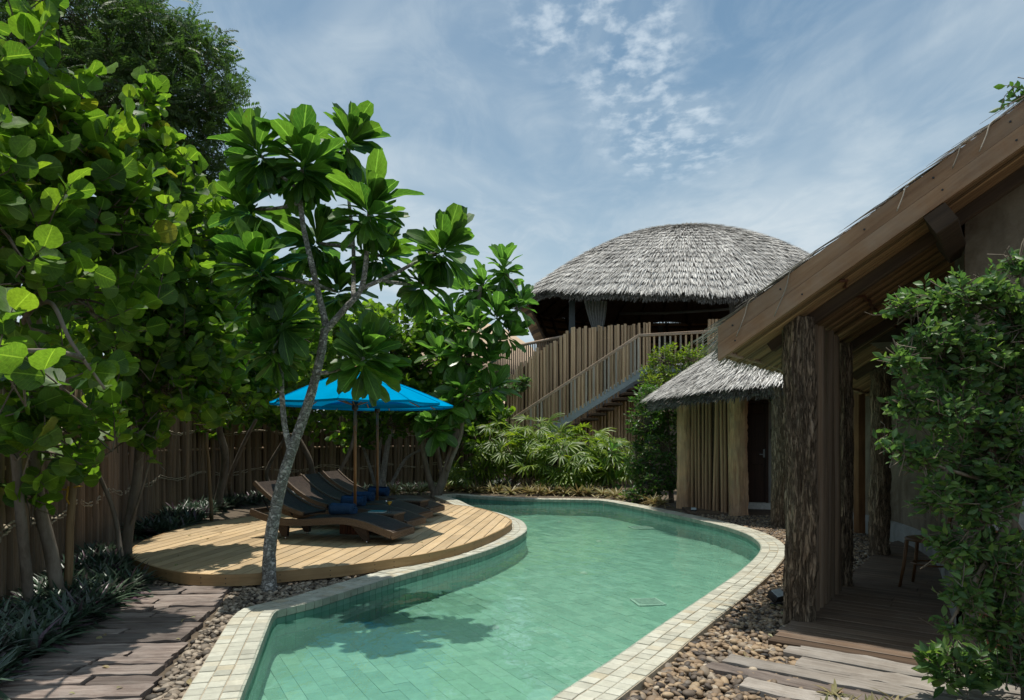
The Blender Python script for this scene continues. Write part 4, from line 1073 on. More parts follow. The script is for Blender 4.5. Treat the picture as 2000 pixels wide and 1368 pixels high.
# ================================================================ DOMED PAVILION ON THE UPPER FLOOR
pav = thing('thatched_pavilion', 'large raised pavilion under a broad grey thatched dome', 'pavilion', (6.3, 24.3, 0))
DC = Vector((6.30, 24.5, 0)); DA, DB = 6.15, 4.25
def dome_pt(th_, rho):
    fr_ = max(0.0, -math.sin(th_)); ze = 6.38-.60*fr_**1.5
    wob_ = .07*math.sin(th_*5+1)+.05*math.sin(th_*9)+.03*math.sin(th_*17)
    r3 = rho*(1+.012*math.sin(th_*7))
    return Vector((DC.x+DA*r3*math.cos(th_), DC.y+DB*r3*math.sin(th_), ze+(8.92-ze)*(1-rho**2.0)+wob_*rho*rho))
thatch_roof(dome_pt, pav, 26, 84, 5.2, .36, .026, .26, 650, .15)
# floor slab and its edge
mb = MB(); nth = 64
for z0, z1 in ((3.25, 3.45),):
    P = [(DC.x+DA*.86*math.cos(2*math.pi*k/nth), DC.y+DB*.82*math.sin(2*math.pi*k/nth)) for k in range(nth)]
    mb.add([(*p, z1) for p in P]+[(*p, z0) for p in P], [tuple(range(nth)), tuple(reversed(range(nth, 2*nth)))]+[(k, (k+1) % nth, nth+(k+1) % nth, nth+k) for k in range(nth)])
mb.build('floor', 'beam', pav)
# ground floor wall under the slab
mb = MB(); P = [(DC.x+DA*.7*math.cos(2*math.pi*k/nth), DC.y+DB*.66*math.sin(2*math.pi*k/nth)) for k in range(nth)]
mb.add([(*p, 3.26) for p in P]+[(*p, 0) for p in P], [(k, (k+1) % nth, nth+(k+1) % nth, nth+k) for k in range(nth)]); mb.build('lower_wall', 'plaster', pav, True)
# woven bowl wall leaning outwards: slats and ribs
def bowl(th_, t):
    s_ = .74+.25*t**.8; z = 3.45+(6.25-3.45)*t
    return Vector((DC.x+DA*s_*math.cos(th_), DC.y+DB*s_*math.sin(th_), z))
th0, th1 = math.radians(-2), math.radians(196)
nsl = 26
for j in range(nsl):
    mb = MB(); A_ = []; 
    for i in range(49):
        a = th0+(th1-th0)*i/48; A_.append((bowl(a, j/nsl), bowl(a, (j+1.2)/nsl)+Vector((.012*math.cos(a), .012*math.sin(a), 0))))
    vs = [p for p, q_ in A_]+[q_ for p, q_ in A_]; mb.add(vs, [(i, i+1, 50+i, 49+i) for i in range(48)]); mb.build('wall_slat', 'reed' if j % 3 else 'beam', pav)
for i in range(23):
    a = th0+(th1-th0)*i/22; mb = MB(); mb.tube([bowl(a, t/6)*1.0+Vector((-.05*math.cos(a), -.05*math.sin(a), 0)) for t in range(7)], .05, 6); mb.build('rib', 'beam', pav, True)
# rafters under the dome
for i in range(36):
    a = 2*math.pi*i/36; mb = MB(); mb.tube([dome_pt(a, r)+Vector((0, 0, -.34)) for r in (.12, .3, .5, .7, .85, .97)], .045, 6); mb.build('rafter', 'beam', pav, True)
# steel posts, ring beam, curtains
for xp, dd in ((1117, 22.5), (1470, 21.6), (1290, 27.5), (1420, 27.5), (1200, 27)):
    p = D(xp, 700, dd); mb = MB(); mb.box((p.x, p.y, 4.70), (.19, .19, 2.5), None, .01); mb.build('post', 'steel_dark', pav)
mb = MB(); P = [D(1210, 613, 26), D(1300, 612, 25.2), D(1400, 606, 24.2), D(1480, 598, 23.4)]; mb.tube(P, .05, 6); mb.build('ring_beam', 'steel', pav, True)
def curtain(xa, xb, ya, yb, dd, pinch, label):
    v = []; f = []; nu, nv = 36, 14
    for j in range(nv+1):
        t = j/nv; wq = 1-(1-pinch)*t**1.3; xc = (xa+xb)/2+(xb-xa)*.10*t
        for i in range(nu+1):
            u_ = i/nu-.5; p = D(xc+u_*(xb-xa)*wq, ya+(yb-ya)*t, dd); v.append((p.x, p.y+.06*math.sin(u_*44+1.2*t)*(.5+.5*wq), p.z))
    for j in range(nv):
        for i in range(nu): a = j*(nu+1)+i; f.append((a, a+1, a+nu+2, a+nu+1))
    o = put('curtain', mesh_from('curtain', v, f, 'curtain_cloth', True)); tag(o, label, 'curtain')
curtain(1141, 1186, 588, 655, 22.1, .34, 'pale gathered curtain hanging beside the steel post under the dome')
curtain(1421, 1447, 577, 632, 21.2, .7, 'pale narrow curtain hanging above the stair landing under the dome')
curtain(1450, 1464, 577, 610, 21.4, .9, 'thin dim curtain edge at the barge board under the dome')

# ================================================================ STAIR WITH PALISADE
stair = thing('staircase', 'steel stringer staircase with sloping wooden handrail and log balusters', 'staircase', D(1000, 855, 20))
ra, rb, rc = D(1000, 820, 20.2), D(1247, 656, 20.0), D(1410, 647, 19.3)
def beam(mbx, p, q_, w_, h_):
    d_ = (q_-p); L = d_.length; x = d_.normalized(); y = Vector((0, 0, 1)).cross(x).normalized(); z = x.cross(y)
    M = frame_mtx((p+q_)/2, x, y, z); mbx.box((0, 0, 0), (L, w_, h_), None, .006); return M
for p, q_ in ((ra, rb), (rb, rc)):
    mb = MB(); M = beam(mb, p, q_, .09, .085); put('handrail', mb.mesh('handrail', 'rail'), stair, M)
st0, st1 = D(1040, 862, 20.15), D(1262, 722, 20.0); st2 = D(1410, 716, 19.4)
for p, q_ in ((st0, st1), (st1, st2)):
    mb = MB(); M = beam(mb, p, q_, .05, .24); put('stringer', mb.mesh('stringer', 'steel'), stair, M)
    mb = MB(); M = beam(mb, p+Vector((0, 1.0, -.2)), q_+Vector((0, 1.0, -.2)), .05, .20); put('stringer', mb.mesh('stringer', 'steel'), stair, M)
nb = 34
for i in range(nb+1):
    t = i/nb; top = ra.lerp(rb, t); x = top.x
    f_ = (x-st0.x)/(st1.x-st0.x); zb_ = st0.z+(st1.z-st0.z)*f_+.05
    zb_ = max(zb_, .05); p = Vector((x, top.y-.01, zb_)); r = .036
    pole(stair, p, r, top.z-zb_-.03, random.choice(('baluster', 'palisade')), 'baluster', .004)
for i in range(1, 16):
    t = i/15.5; top = rb.lerp(rc, t); zb_ = st1.z+(st2.z-st1.z)*t; pole(stair, (top.x, top.y, zb_), .030, top.z-zb_-.03, random.choice(('baluster', 'palisade')), 'baluster', .004)
ntr = 14
for i in range(ntr):
    t = (i+.3)/ntr; p = st0.lerp(st1, t)+Vector((.22, .5, -.30)); mb = MB(); mb.box((0, 0, 0), (.44, .96, .07), None, .004); put('tread', mb.mesh('tread', 'beam'), stair, Matrix.Translation(p))
for i in range(8):
    mb = MB(); p = st1.lerp(st2, (i+.5)/8)+Vector((0, .5, .10)); mb.box((0, 0, 0), (.31, 1.0, .04), None, .004); put('landing_board', mb.mesh('landing_board', 'verandah'), stair, Matrix.Translation(p))
for q_ in (st1+Vector((.2, .05, 0)), st1+Vector((.2, .95, 0)), st2+Vector((0, .05, 0))): mb = MB(); mb.box((q_.x, q_.y, q_.z/2), (.12, .12, q_.z)); mb.build('support', 'steel_dark', stair)
pal = thing('palisade_screen', 'tall stepped screen of honey coloured logs rising behind the stair', 'screen', D(1000, 855, 21.0))
top = [(992, 745), (1004, 726), (1020, 711), (1040, 690), (1062, 677), (1085, 667), (1098, 657), (1106, 645), (1112, 642), (1140, 640), (1180, 637), (1230, 634), (1270, 631)]
tx = [a for a, _ in top]; ty = [b for _, b in top]
xx = 992
while xx < 1272:
    r = random.uniform(.038, .054); yy = float(np.interp(xx, tx, ty))+random.uniform(-5, 5)*(1 if xx < 1105 else .5); p = D(xx, yy, 21.05)
    pole(pal, (p.x, 21.05+random.gauss(0, .01), 0), r, p.z, 'palisade', 'log', .004); xx += r*2*F/21.05*1.04
xx = 1385
while xx < 1470:
    r = .05; p = D(xx, 624, 20.8); pole(pal, (p.x, 20.8, 3.3), r, p.z-3.3, 'palisade', 'log', .004); xx += r*2*F/20.8*1.08
for z in (1.0, 2.6):
    mb = MB(); mb.tube([D(990, 800, 21.15)*1+Vector((0, 0, z-D(990, 800, 21.15).z)), D(1270, 800, 21.15)+Vector((0, 0, z-D(1270, 800, 21.15).z))], .04, 6); mb.build('cross_rail', 'log', pal, True)
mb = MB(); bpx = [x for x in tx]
mb.add([(D(x, 800, 21.1).x, 21.1, 0) for x in bpx]+[(D(x, 800, 21.1).x, 21.1, D(x, y_+9, 21.1).z) for x, y_ in top], [(i, i+1, len(bpx)+i+1, len(bpx)+i) for i in range(len(bpx)-1)]); mb.build('added_dark_sheet', 'beam', pal)  # dark sheet added behind the logs in place of shade between them
# balcony rail left of the screen
bal = thing('balcony_rail', 'dark balcony railing with thin upright bars below the dome', 'railing', D(1000, 740, 22.6))
bp_ = [D(957, 692, 23.6), D(985, 682, 23.0), D(1030, 672, 22.4), D(1075, 663, 21.9), D(1115, 655, 21.6)]
bpt = [Vector(p) for p in catmull([tuple(p) for p in bp_], 8)]
mb = MB(); mb.tube(bpt, .05, 6); mb.build('handrail', 'rail', bal, True)
low = [Vector((p.x, p.y, 3.5)) for p in bpt]; mb = MB(); mb.tube(low, .045, 6); mb.build('bottom_rail', 'beam', bal, True)
rs = resample([tuple(p) for p in bpt], .085)
for p in rs: mb = MB(); mb.box((p[0], p[1], (p[2]+3.4)/2), (.04, .04, p[2]-3.4)); mb.build('bar', 'log', bal)
mb = MB(); bb = [Vector((p.x, p.y, 3.38)) for p in bpt]+[Vector((8, 24.5, 3.38))]; mb.add(bb, [tuple(range(len(bb)))]); mb.build('floor', 'beam', bal)
mb = MB()
for q_ in (bpt[2], bpt[16]): mb = MB(); mb.box((q_.x+.1, q_.y+.1, 1.69), (.14, .14, 3.38)); mb.build('support', 'beam', bal)

# far house seen between the trees and the screen
fh = thing('far_house', 'distant house with sandy rounded roof and white wall behind the trees', 'house', D(960, 855, 42))
c = D(950, 800, 42)
mb = MB(); mb.lathe([(5.2, 3.1), (5.4, 3.3), (5.0, 4.1), (4.0, 5.4), (2.6, 6.4), (1.2, 6.9), (0.02, 7.05)], (c.x-1.2, 42, 1.55), 40); mb.build('roof', 'far_roof', fh, True)
mb = MB(); mb.lathe([(4.6, 0), (4.6, 4.7)], (c.x-1.2, 42, 0), 40); mb.build('wall', 'white_paint', fh, True)
mb = MB(); mb.lathe([(4.66, 4.15), (4.66, 4.75)], (c.x-1.2, 42, 0), 40); mb.build('band', 'mustard', fh, True)
mb = MB(); mb.lathe([(3.6, 1.5), (3.8, 1.7), (3.2, 2.6), (1.8, 3.4), (0.02, 3.8)], (c.x+.2, 37, 0), 36); mb.build('porch_roof', 'far_roof', fh, True)
mb = MB(); mb.lathe([(3.3, 0), (3.3, 1.7)], (c.x+.2, 37, 0), 36); mb.build('porch_wall', 'white_paint', fh, True)

# ================================================================ LOUNGERS, TABLES, PARASOLS, TOWELS
HD = Vector((.95, -.31, 0)).normalized(); PD = Vector((-HD.y, HD.x, 0)); ROT = math.atan2(HD.y, HD.x)
def uvbox_strip(path_top, w_, thick, name, mat, nv=2, crown=0.0):
    """a woven band following a side profile; uv in metres"""
    P = [Vector((x, 0, z)) for x, z in path_top]; v = []; uv = []; f = []; cum = 0; k = len(P)
    for i, p in enumerate(P):
        if i: cum += (P[i]-P[i-1]).length
        t = (P[min(i+1, k-1)]-P[max(i-1, 0)]).normalized(); nn_ = Vector((-t.z, 0, t.x))
        ring = []
        for j in range(nv+1): yy = -w_/2+w_*j/nv; ring.append((p+nn_*(crown*(1-(2*j/nv-1)**2))+Vector((0, yy, 0)), (cum, yy)))
        for j in range(nv+1): yy = w_/2-w_*j/nv; ring.append((p-nn_*thick+Vector((0, yy, 0)), (cum, yy+1)))
        for a, b in ring: v.append(a); uv.append(b)
    m_ = 2*(nv+1)
    for i in range(k-1):
        for j in range(m_): f.append((i*m_+j, (i+1)*m_+j, (i+1)*m_+(j+1) % m_, i*m_+(j+1) % m_))
    f += [tuple(range(m_)), tuple((k-1)*m_+j for j in reversed(range(m_)))]
    return mesh_from(name, v, f, mat, False, uv)
seat_prof = catmull([(-1.06, .335), (-.85, .27), (-.6, .222), (-.3, .225), (0, .25), (.25, .268), (.45, .255), (.65, .215), (.85, .155), (.97, .12)], 4)
back_prof = catmull([(-.30, .25), (-.45, .285), (-.62, .345), (-.80, .44), (-.95, .545), (-1.06, .64)], 4)
LW = .58
def lounger_meshes():
    ms = {}
    ms['side_rail'] = uvbox_strip([(p[0], p[1]) for p in seat_prof], .05, .085, 'side_rail', 'wicker_brown', 2)
    ms['seat'] = uvbox_strip([(p[0], p[1]+.004) for p in seat_prof if p[0] > -.33], LW-.09, .03, 'seat', 'wicker', 6, .012)
    ms['backrest'] = uvbox_strip([(p[0], p[1]) for p in back_prof], LW-.10, .035, 'backrest', 'wicker', 6, -.012)
    ms['back_rim'] = uvbox_strip([(p[0]-.004, p[1]+.012) for p in back_prof], .035, .05, 'back_rim', 'wicker_brown', 2)
    mb = MB(); mb.box((.972, 0, .078), (.02, LW, .09), None, .006); mb.box((-1.06, 0, .29), (.03, LW-.1, .05), None, .006); ms['end_panel'] = None
    return ms
LM = lounger_meshes()
def endbox(x, z, sx, sz, mat): 
    mb = MB(); mb.box((0, 0, 0), (sx, LW, sz), None, .006); o = mb.mesh('end_panel', mat)
    ul = o.uv_layers.new(name='UVMap'); 
    for lp in o.loops: c_ = o.vertices[lp.vertex_index].co; ul.data[lp.index].uv = (c_.y, c_.z)
    return o, Matrix.Translation((x, 0, z))
FOOT_END = endbox(.972, .082, .022, .088, 'wicker_brown'); TAIL_END = endbox(-1.062, .30, .022, .075, 'wicker_brown')
def leg_mesh(dx):
    v = []; uv = []
    top = ((-.10, .21), (.10, .21)); bot = ((dx-.035, .03), (dx+.035, .03))
    for y_ in (-.025, .025):
        for (x_, z_) in (top[0], top[1], bot[1], bot[0]): v.append((x_, y_, z_)); uv.append((x_, z_))
    return mesh_from('leg', v, [(0, 1, 2, 3), (7, 6, 5, 4), (0, 4, 5, 1), (1, 5, 6, 2), (2, 6, 7, 3), (3, 7, 4, 0)], 'wicker', False, uv)
LEGF, LEGR = leg_mesh(.10), leg_mesh(.05)
ft = MB(); ft.tube([(0, 0, 0), (0, 0, .035)], [.016, .014], 8); FOOT = ft.mesh('foot', 'chrome', True)
def lounger(c, label):
    t = thing('sun_lounger', label, 'sun lounger', (c.x, c.y, ZD), 'wicker sun loungers on the round deck', ROT)
    def P(name, me, M=None, par=None): return put(name, me, par or t, M, False)
    for s_ in (-1, 1):
        P('side_rail', LM['side_rail'], Matrix.Translation((0, s_*(LW/2-.025), .04)))
        P('back_rim', LM['back_rim'], Matrix.Translation((0, s_*(LW/2-.055), .04)))
        for x_, me, dx in ((.50, LEGF, .10), (-.62, LEGR, .05)):
            lg = P('leg', me, Matrix.Translation((x_, s_*(LW/2-.055), 0))); put('foot', FOOT, lg, Matrix.Translation((dx, 0, 0)), False)
    P('seat', LM['seat'], Matrix.Translation((0, 0, .04))); P('backrest', LM['backrest'], Matrix.Translation((0, 0, .045)))
    P('end_panel', FOOT_END[0], FOOT_END[1] @ Matrix.Translation((0, 0, .03))); P('end_panel', TAIL_END[0], TAIL_END[1] @ Matrix.Translation((0, 0, .03)))
    mb = MB()
    mb.tube([(-.78, -.2, .24), (-.95, -.2, .52)], .012, 6); P('prop', mb.mesh('prop', 'black', True))
    mb = MB(); mb.tube([(-.78, .2, .24), (-.95, .2, .52)], .012, 6); P('prop', mb.mesh('prop', 'black', True))
    return t
C1 = Vector((-2.27, 8.74, 0))
CS = [C1, C1+Vector((.02, 1.02, 0)), C1+Vector((.03, 1.80, 0)), C1+Vector((.12, 2.72, 0))]
for c, lb in zip(CS, ('dark wicker lounger standing beside the white-barked tree trunk', 'dark wicker lounger behind the table that holds the cocktail glass', 'dark wicker lounger between two others, its towel beside the yellow cocktail', 'dark wicker lounger at the back of the deck next to the second slim parasol pole')):
    lounger(c, lb)
def towel(p, L, label, rz=0, R0=.088):
    """a sheet rolled up: spiral section swept along its axis"""
    n_ = 110; th_ = .016; pts = []
    turns = 3.4
    for i in range(n_+1):
        t = i/n_; a = t*turns*2*math.pi; r = .018+(R0-.018)*t; pts.append((a, r))
    v = []; f = []; slices = 9
    for j in range(slices):
        x = -L/2+L*j/(slices-1); bulge = .004*math.sin(j*1.7)
        for a, r in pts:
            e_ = .004*mnoise.noise((a*1.5, j*.8, L*10)); rr = r+bulge*(r/R0)+e_; xe = x+(.008*mnoise.noise((a, 3, L)) if j in (0, slices-1) else 0)
            for dr in (0, -th_):
                v.append((xe, (rr+dr)*math.cos(a), (rr+dr)*math.sin(a)*.93))
    w2 = 2*(n_+1)
    for j in range(slices-1):
        for i in range(n_):
            a = j*w2+2*i; b = a+w2
            f.append((a, a+2, b+2, b)); f.append((a+1, b+1, b+3, a+3))
    for j, rev in ((0, 0), (slices-1, 1)):
        for i in range(n_):
            a = j*w2+2*i; q_ = (a, a+1, a+3, a+2); f.append(q_ if not rev else tuple(reversed(q_)))
    M = Matrix.Translation(p) @ Matrix.Rotation(ROT+rz, 4, 'Z') @ Matrix.Rotation(random.uniform(0, 6), 4, 'X')
    tag(put('towel', mesh_from('towel', v, f, 'towel', True), None, M), label, 'towel', 'rolled blue towels')
SZ = ZD+.04+.245
for c, al, lb in zip(CS, (.12, -.02, -.06, -.10), ('rolled blue towel on the lounger beside the white-barked trunk', 'rolled blue towel next to the first parasol pole', 'rolled blue towel beside the yellow cocktail', 'rolled blue towel on the lounger at the back of the deck')):
    p = c+HD*al; towel(Vector((p.x, p.y, SZ+.098)), .33, lb, random.uniform(-.1, .1))
def side_table(c, label):
    t = thing('side_table', label, 'side table', (c.x, c.y, ZD), 'wicker side tables between loungers', ROT)
    v, uv, f = [], [], []
    sx, sy, h = .23, .15, .27
    cs = [(-sx, -sy), (sx, -sy), (sx, sy), (-sx, sy)]
    for i in range(4):
        a, b = cs[i], cs[(i+1) % 4]; L = math.hypot(a[0]-b[0], a[1]-b[1]); k = len(v)
        v += [(*a, .04), (*b, .04), (*b, h), (*a, h)]; uv += [(0, 0), (L, 0), (L, h), (0, h)]; f.append((k, k+1, k+2, k+3))
    put('body', mesh_from('body', v, f, 'wicker', False, uv), t, None, False)
    mb = MB(); mb.box((0, 0, h+.01), (2*sx+.03, 2*sy+.03, .03), None, .006); o = mb.mesh('table_top', 'wicker_brown'); ul = o.uv_layers.new(name='UVMap')
    for lp in o.loops: c_ = o.vertices[lp.vertex_index].co; ul.data[lp.index].uv = (c_.x+c_.z, c_.y+c_.z)
    put('table_top', o, t, None, False)
    for x_ in (-1, 1):
        for y_ in (-1, 1): put('foot', FOOT, t, Matrix.Translation((x_*(sx-.03), y_*(sy-.03), 0)) @ Matrix.Diagonal((1.3, 1.3, 1.3, 1)), False)
T1 = Vector((-1.72, 9.12, 0)); T2 = Vector((-1.62, 10.98, 0))
side_table(T1, 'wicker side table carrying the cocktail glass and teal magazine'); side_table(T2, 'bare wicker side table near the back lounger')
TZ = ZD+.295
# cocktail
g = T1+HD*.10-PD*.02; gl_ = thing('cocktail_glass', 'stemmed cocktail glass of yellow drink on the wicker side table', 'glass', (g.x, g.y, TZ))
mb = MB(); mb.lathe([(.0, .0), (.034, .0), (.034, .004), (.006, .010), (.0045, .08), (.006, .088), (.052, .158)], (g.x, g.y, TZ), 20); mb.build('bowl', 'glass', gl_, True)
mb = MB(); mb.lathe([(0, .095), (.005, .0955), (.042, .146), (0, .147)], (g.x, g.y, TZ), 20); mb.build('drink', 'drink', gl_, True)
mb = MB(); mb.tube([(g.x+.01, g.y, TZ+.12), (g.x-.055, g.y, TZ+.20)], .002, 5); mb.build('straw', 'straw', gl_)
p = T1-HD*.06-PD*.05; M = Matrix.Translation((p.x, p.y, TZ)) @ Matrix.Rotation(ROT+.12, 4, 'Z')
mg = thing('magazine', 'teal covered magazine lying on the wicker side table', 'magazine', (p.x, p.y, TZ))
for nm, z_, hh, mt, sc_ in (('pages', .008, .012, 'paper', .97), ('cover', .0165, .004, 'teal_cover', 1.0), ('back_cover', .001, .002, 'teal_cover', 1.0)):
    mb = MB(); mb.box((0, 0, z_), (.21*sc_, .15*sc_, hh)); put(nm, mb.mesh(nm, mt), mg, M)
def umbrella(c, label, rot, R_=1.14, zr=1.92, zt=2.36):
    t = thing('parasol', label, 'parasol', (c.x, c.y, ZD), 'blue parasols over the loungers')
    mb = MB(); mb.tube([(c.x, c.y, ZD), (c.x, c.y, zt-.04)], .021, 12); mb.build('pole', 'pole_wood', t, True)
    # canopy: eight gores, scalloped between ribs
    v = []; f = []; nr, ng = 8, 8; sub = 6
    for i in range(nr+1):
        r = i/nr
        for k in range(ng*sub):
            a = rot+2*math.pi*k/(ng*sub); ph = (k % sub)/sub; flat = math.cos(math.pi/ng)/math.cos((ph-.5)*2*math.pi/ng)
            s_ = math.sin(math.pi*ph); rr = R_*r*(flat*(1)+(1-flat)*0)*(1-.02*s_*r)
            z = zt-(zt-zr)*(r**1.12)-.014*s_*r+.010*math.sin(r*3.1)+.004*mnoise.noise((r*5, k*.4, c.y))
            v.append((c.x+rr*math.cos(a), c.y+rr*math.sin(a), z))
    m_ = ng*sub
    for i in range(nr):
        for k in range(m_): f.append((i*m_+k, i*m_+(k+1) % m_, (i+1)*m_+(k+1) % m_, (i+1)*m_+k))
    b = len(v)
    for k in range(m_): p = Vector(v[nr*m_+k]); v.append((p.x, p.y, p.z-.028))
    for k in range(m_): f.append((nr*m_+k, nr*m_+(k+1) % m_, b+(k+1) % m_, b+k))
    can = put('canopy', mesh_from('canopy', v, f, 'canopy', False), t)
    mb = MB(); mb.lathe([(.001, zt+.07), (.02, zt+.055), (.022, zt+.03), (.05, zt+.005), (.06, zt-.02)], (c.x, c.y, 0), 12); mb.build('finial', 'pole_wood', t, True)
    mb = MB(); mb.lathe([(.03, zr-.10), (.045, zr-.09), (.045, zr+.02), (.03, zr+.03)], (c.x, c.y, 0), 12); mb.build('hub', 'black', t, True)
    for k in range(8):
        a = rot+2*math.pi*k/8; d_ = Vector((math.cos(a), math.sin(a), 0)); mb = MB()
        mb.tube([Vector((c.x, c.y, zt-.05))+d_*.04, Vector((c.x, c.y, zr-.015))+d_*(R_*.985)], .010, 6); rb = mb.build('rib', 'pole_wood', t)
        mb = MB(); mb.tube([Vector((c.x, c.y, zr-.03))+d_*.04, Vector((c.x, c.y, 0))+d_*R_*.52+Vector((0, 0, zt-(zt-zr)*.52-.045))], .008, 6); mb.build('strut', 'pole_wood', rb)
    for k in range(8):
        mb = MB(); mb.tube([Vector(v[i*m_+k*sub])+Vector((0, 0, .003)) for i in range(1, nr+1)], .0045, 5); mb.build('seam', 'canopy', can)
    # slatted base
    mb = MB(); mb.box((c.x, c.y, ZD+.11), (.27, .27, .20), Matrix.Rotation(ROT, 3, 'Z')); base_ = mb.build('base', 'black', t)
    for s_ in range(4):
        R = Matrix.Rotation(ROT+s_*math.pi/2, 3, 'Z')
        for q_ in range(7): mb = MB(); mb.box(Vector((c.x, c.y, ZD+.115))+R @ Vector((-.126+.042*q_, -.143, 0)), (.033, .016, .23), R); mb.build('slat', 'slat_red', base_)
    mb = MB(); mb.box((c.x, c.y, ZD+.238), (.32, .32, .018), Matrix.Rotation(ROT, 3, 'Z')); mb.build('lid', 'slat_red', base_)
    mb = MB(); mb.tube([(c.x+.02*math.cos(q_), c.y-.02*abs(math.sin(q_))-.008, zr-.28-.02*q_) for q_ in [.4*x for x in range(18)]], .006, 5); mb.build('cord', 'pole_wood', t)
umbrella(Vector((-2.12, 9.22, 0)), 'blue parasol whose wooden pole rises beside the rolled towel and cocktail table', .05)
umbrella(Vector((-2.17, 11.0, 0)), 'blue parasol whose pole stands between the two back loungers', .02, 1.22, 1.96, 2.42)

# verandah chair
def chair(c, rz, label):
    t = thing('cafe_chair', label, 'chair', (c.x, c.y, .075), None, rz)
    def P(name, mb, mat='chair_wood', sm=True): return put(name, mb.mesh(name, mat, sm), t, None, False)
    mb = MB(); mb.lathe([(0, .455), (.19, .455), (.205, .447), (.205, .43), (.18, .425), (0, .425)], (0, 0, 0), 24); P('seat', mb)
    for x_, y_ in ((.15, .14), (.15, -.14)): mb = MB(); mb.tube([(x_, y_, .43), (x_+.02, y_*1.12, .2), (x_+.05, y_*1.22, 0)], [.019, .016, .013], 8); P('leg', mb)
    for y_ in (.14, -.14): mb = MB(); mb.tube([(-.25, y_*1.2, 0), (-.19, y_, .25), (-.165, y_, .44), (-.2, y_*1.1, .66), (-.25, y_*.95, .86)], [.013, .016, .019, .017, .014], 8); P('leg', mb)
    mb = MB(); mb.tube([(-.25, .133, .86), (-.275, .07, .9), (-.28, 0, .91), (-.275, -.07, .9), (-.25, -.133, .86)], .015, 8); bk = P('backrest', mb)
    for s_ in (1, -1): mb = MB(); mb.tube([(-.17, .13*s_, .47), (-.22, 0, .68), (-.25, -.13*s_, .84)], .010, 6); put('cross_bar', mb.mesh('cross_bar', 'chair_wood', True), bk, None, False)
    mb = MB(); mb.tube([(.15*math.cos(a), .15*math.sin(a), .22) for a in [i*math.pi/8 for i in range(17)]], .009, 6); P('stretcher', mb)
chair(Vector((3.83, 6.25, 0)), 2.3, 'brown wooden chair on the verandah half hidden by the small-leaved shrub')

# spotlights
def spot(p, rz, label, sc_=1.0, tilt=.6):
    t = thing('spotlight', label, 'spotlight', p)
    R = Matrix.Translation(p) @ Matrix.Rotation(rz, 4, 'Z') @ Matrix.Diagonal((sc_, sc_, sc_, 1))
    mb = MB(); mb.box((0, 0, .012), (.10, .08, .024), None, .004); put('base', mb.mesh('base', 'black'), t, R)
    mb = MB(); mb.tube([(-.05, 0, .02), (-.05, 0, .10), (.05, 0, .10), (.05, 0, .02)], .007, 6); put('bracket', mb.mesh('bracket', 'black'), t, R)
    R2 = R @ Matrix.Translation((0, 0, .09)) @ Matrix.Rotation(tilt, 4, 'X'); mb = MB(); mb.box((0, 0, 0), (.14, .10, .05), None, .008)
    for i in range(6): mb.box((-.055+.022*i, 0, -.033), (.006, .09, .02))
    hd = put('housing', mb.mesh('housing', 'black'), t, R2)
    mb = MB(); mb.box((0, 0, .027), (.12, .08, .004)); put('lens', mb.mesh('lens', 'pot_glass'), hd, R2)
p = G(1518, 1188); spot(Vector((p.x, p.y, .02)), .6, 'small black floodlight among the pebbles at the bark pillar foot')
p = G(1355, 1003); spot(Vector((p.x, p.y, .0)), -.4, 'small black floodlight on the ground by the hut posts', .8)
p = D(1511, 784, 12.4); spot(Vector((p.x, p.y, p.z)), .3, 'small black lamp under the hut eave beside the door', 1.0, 2.4)

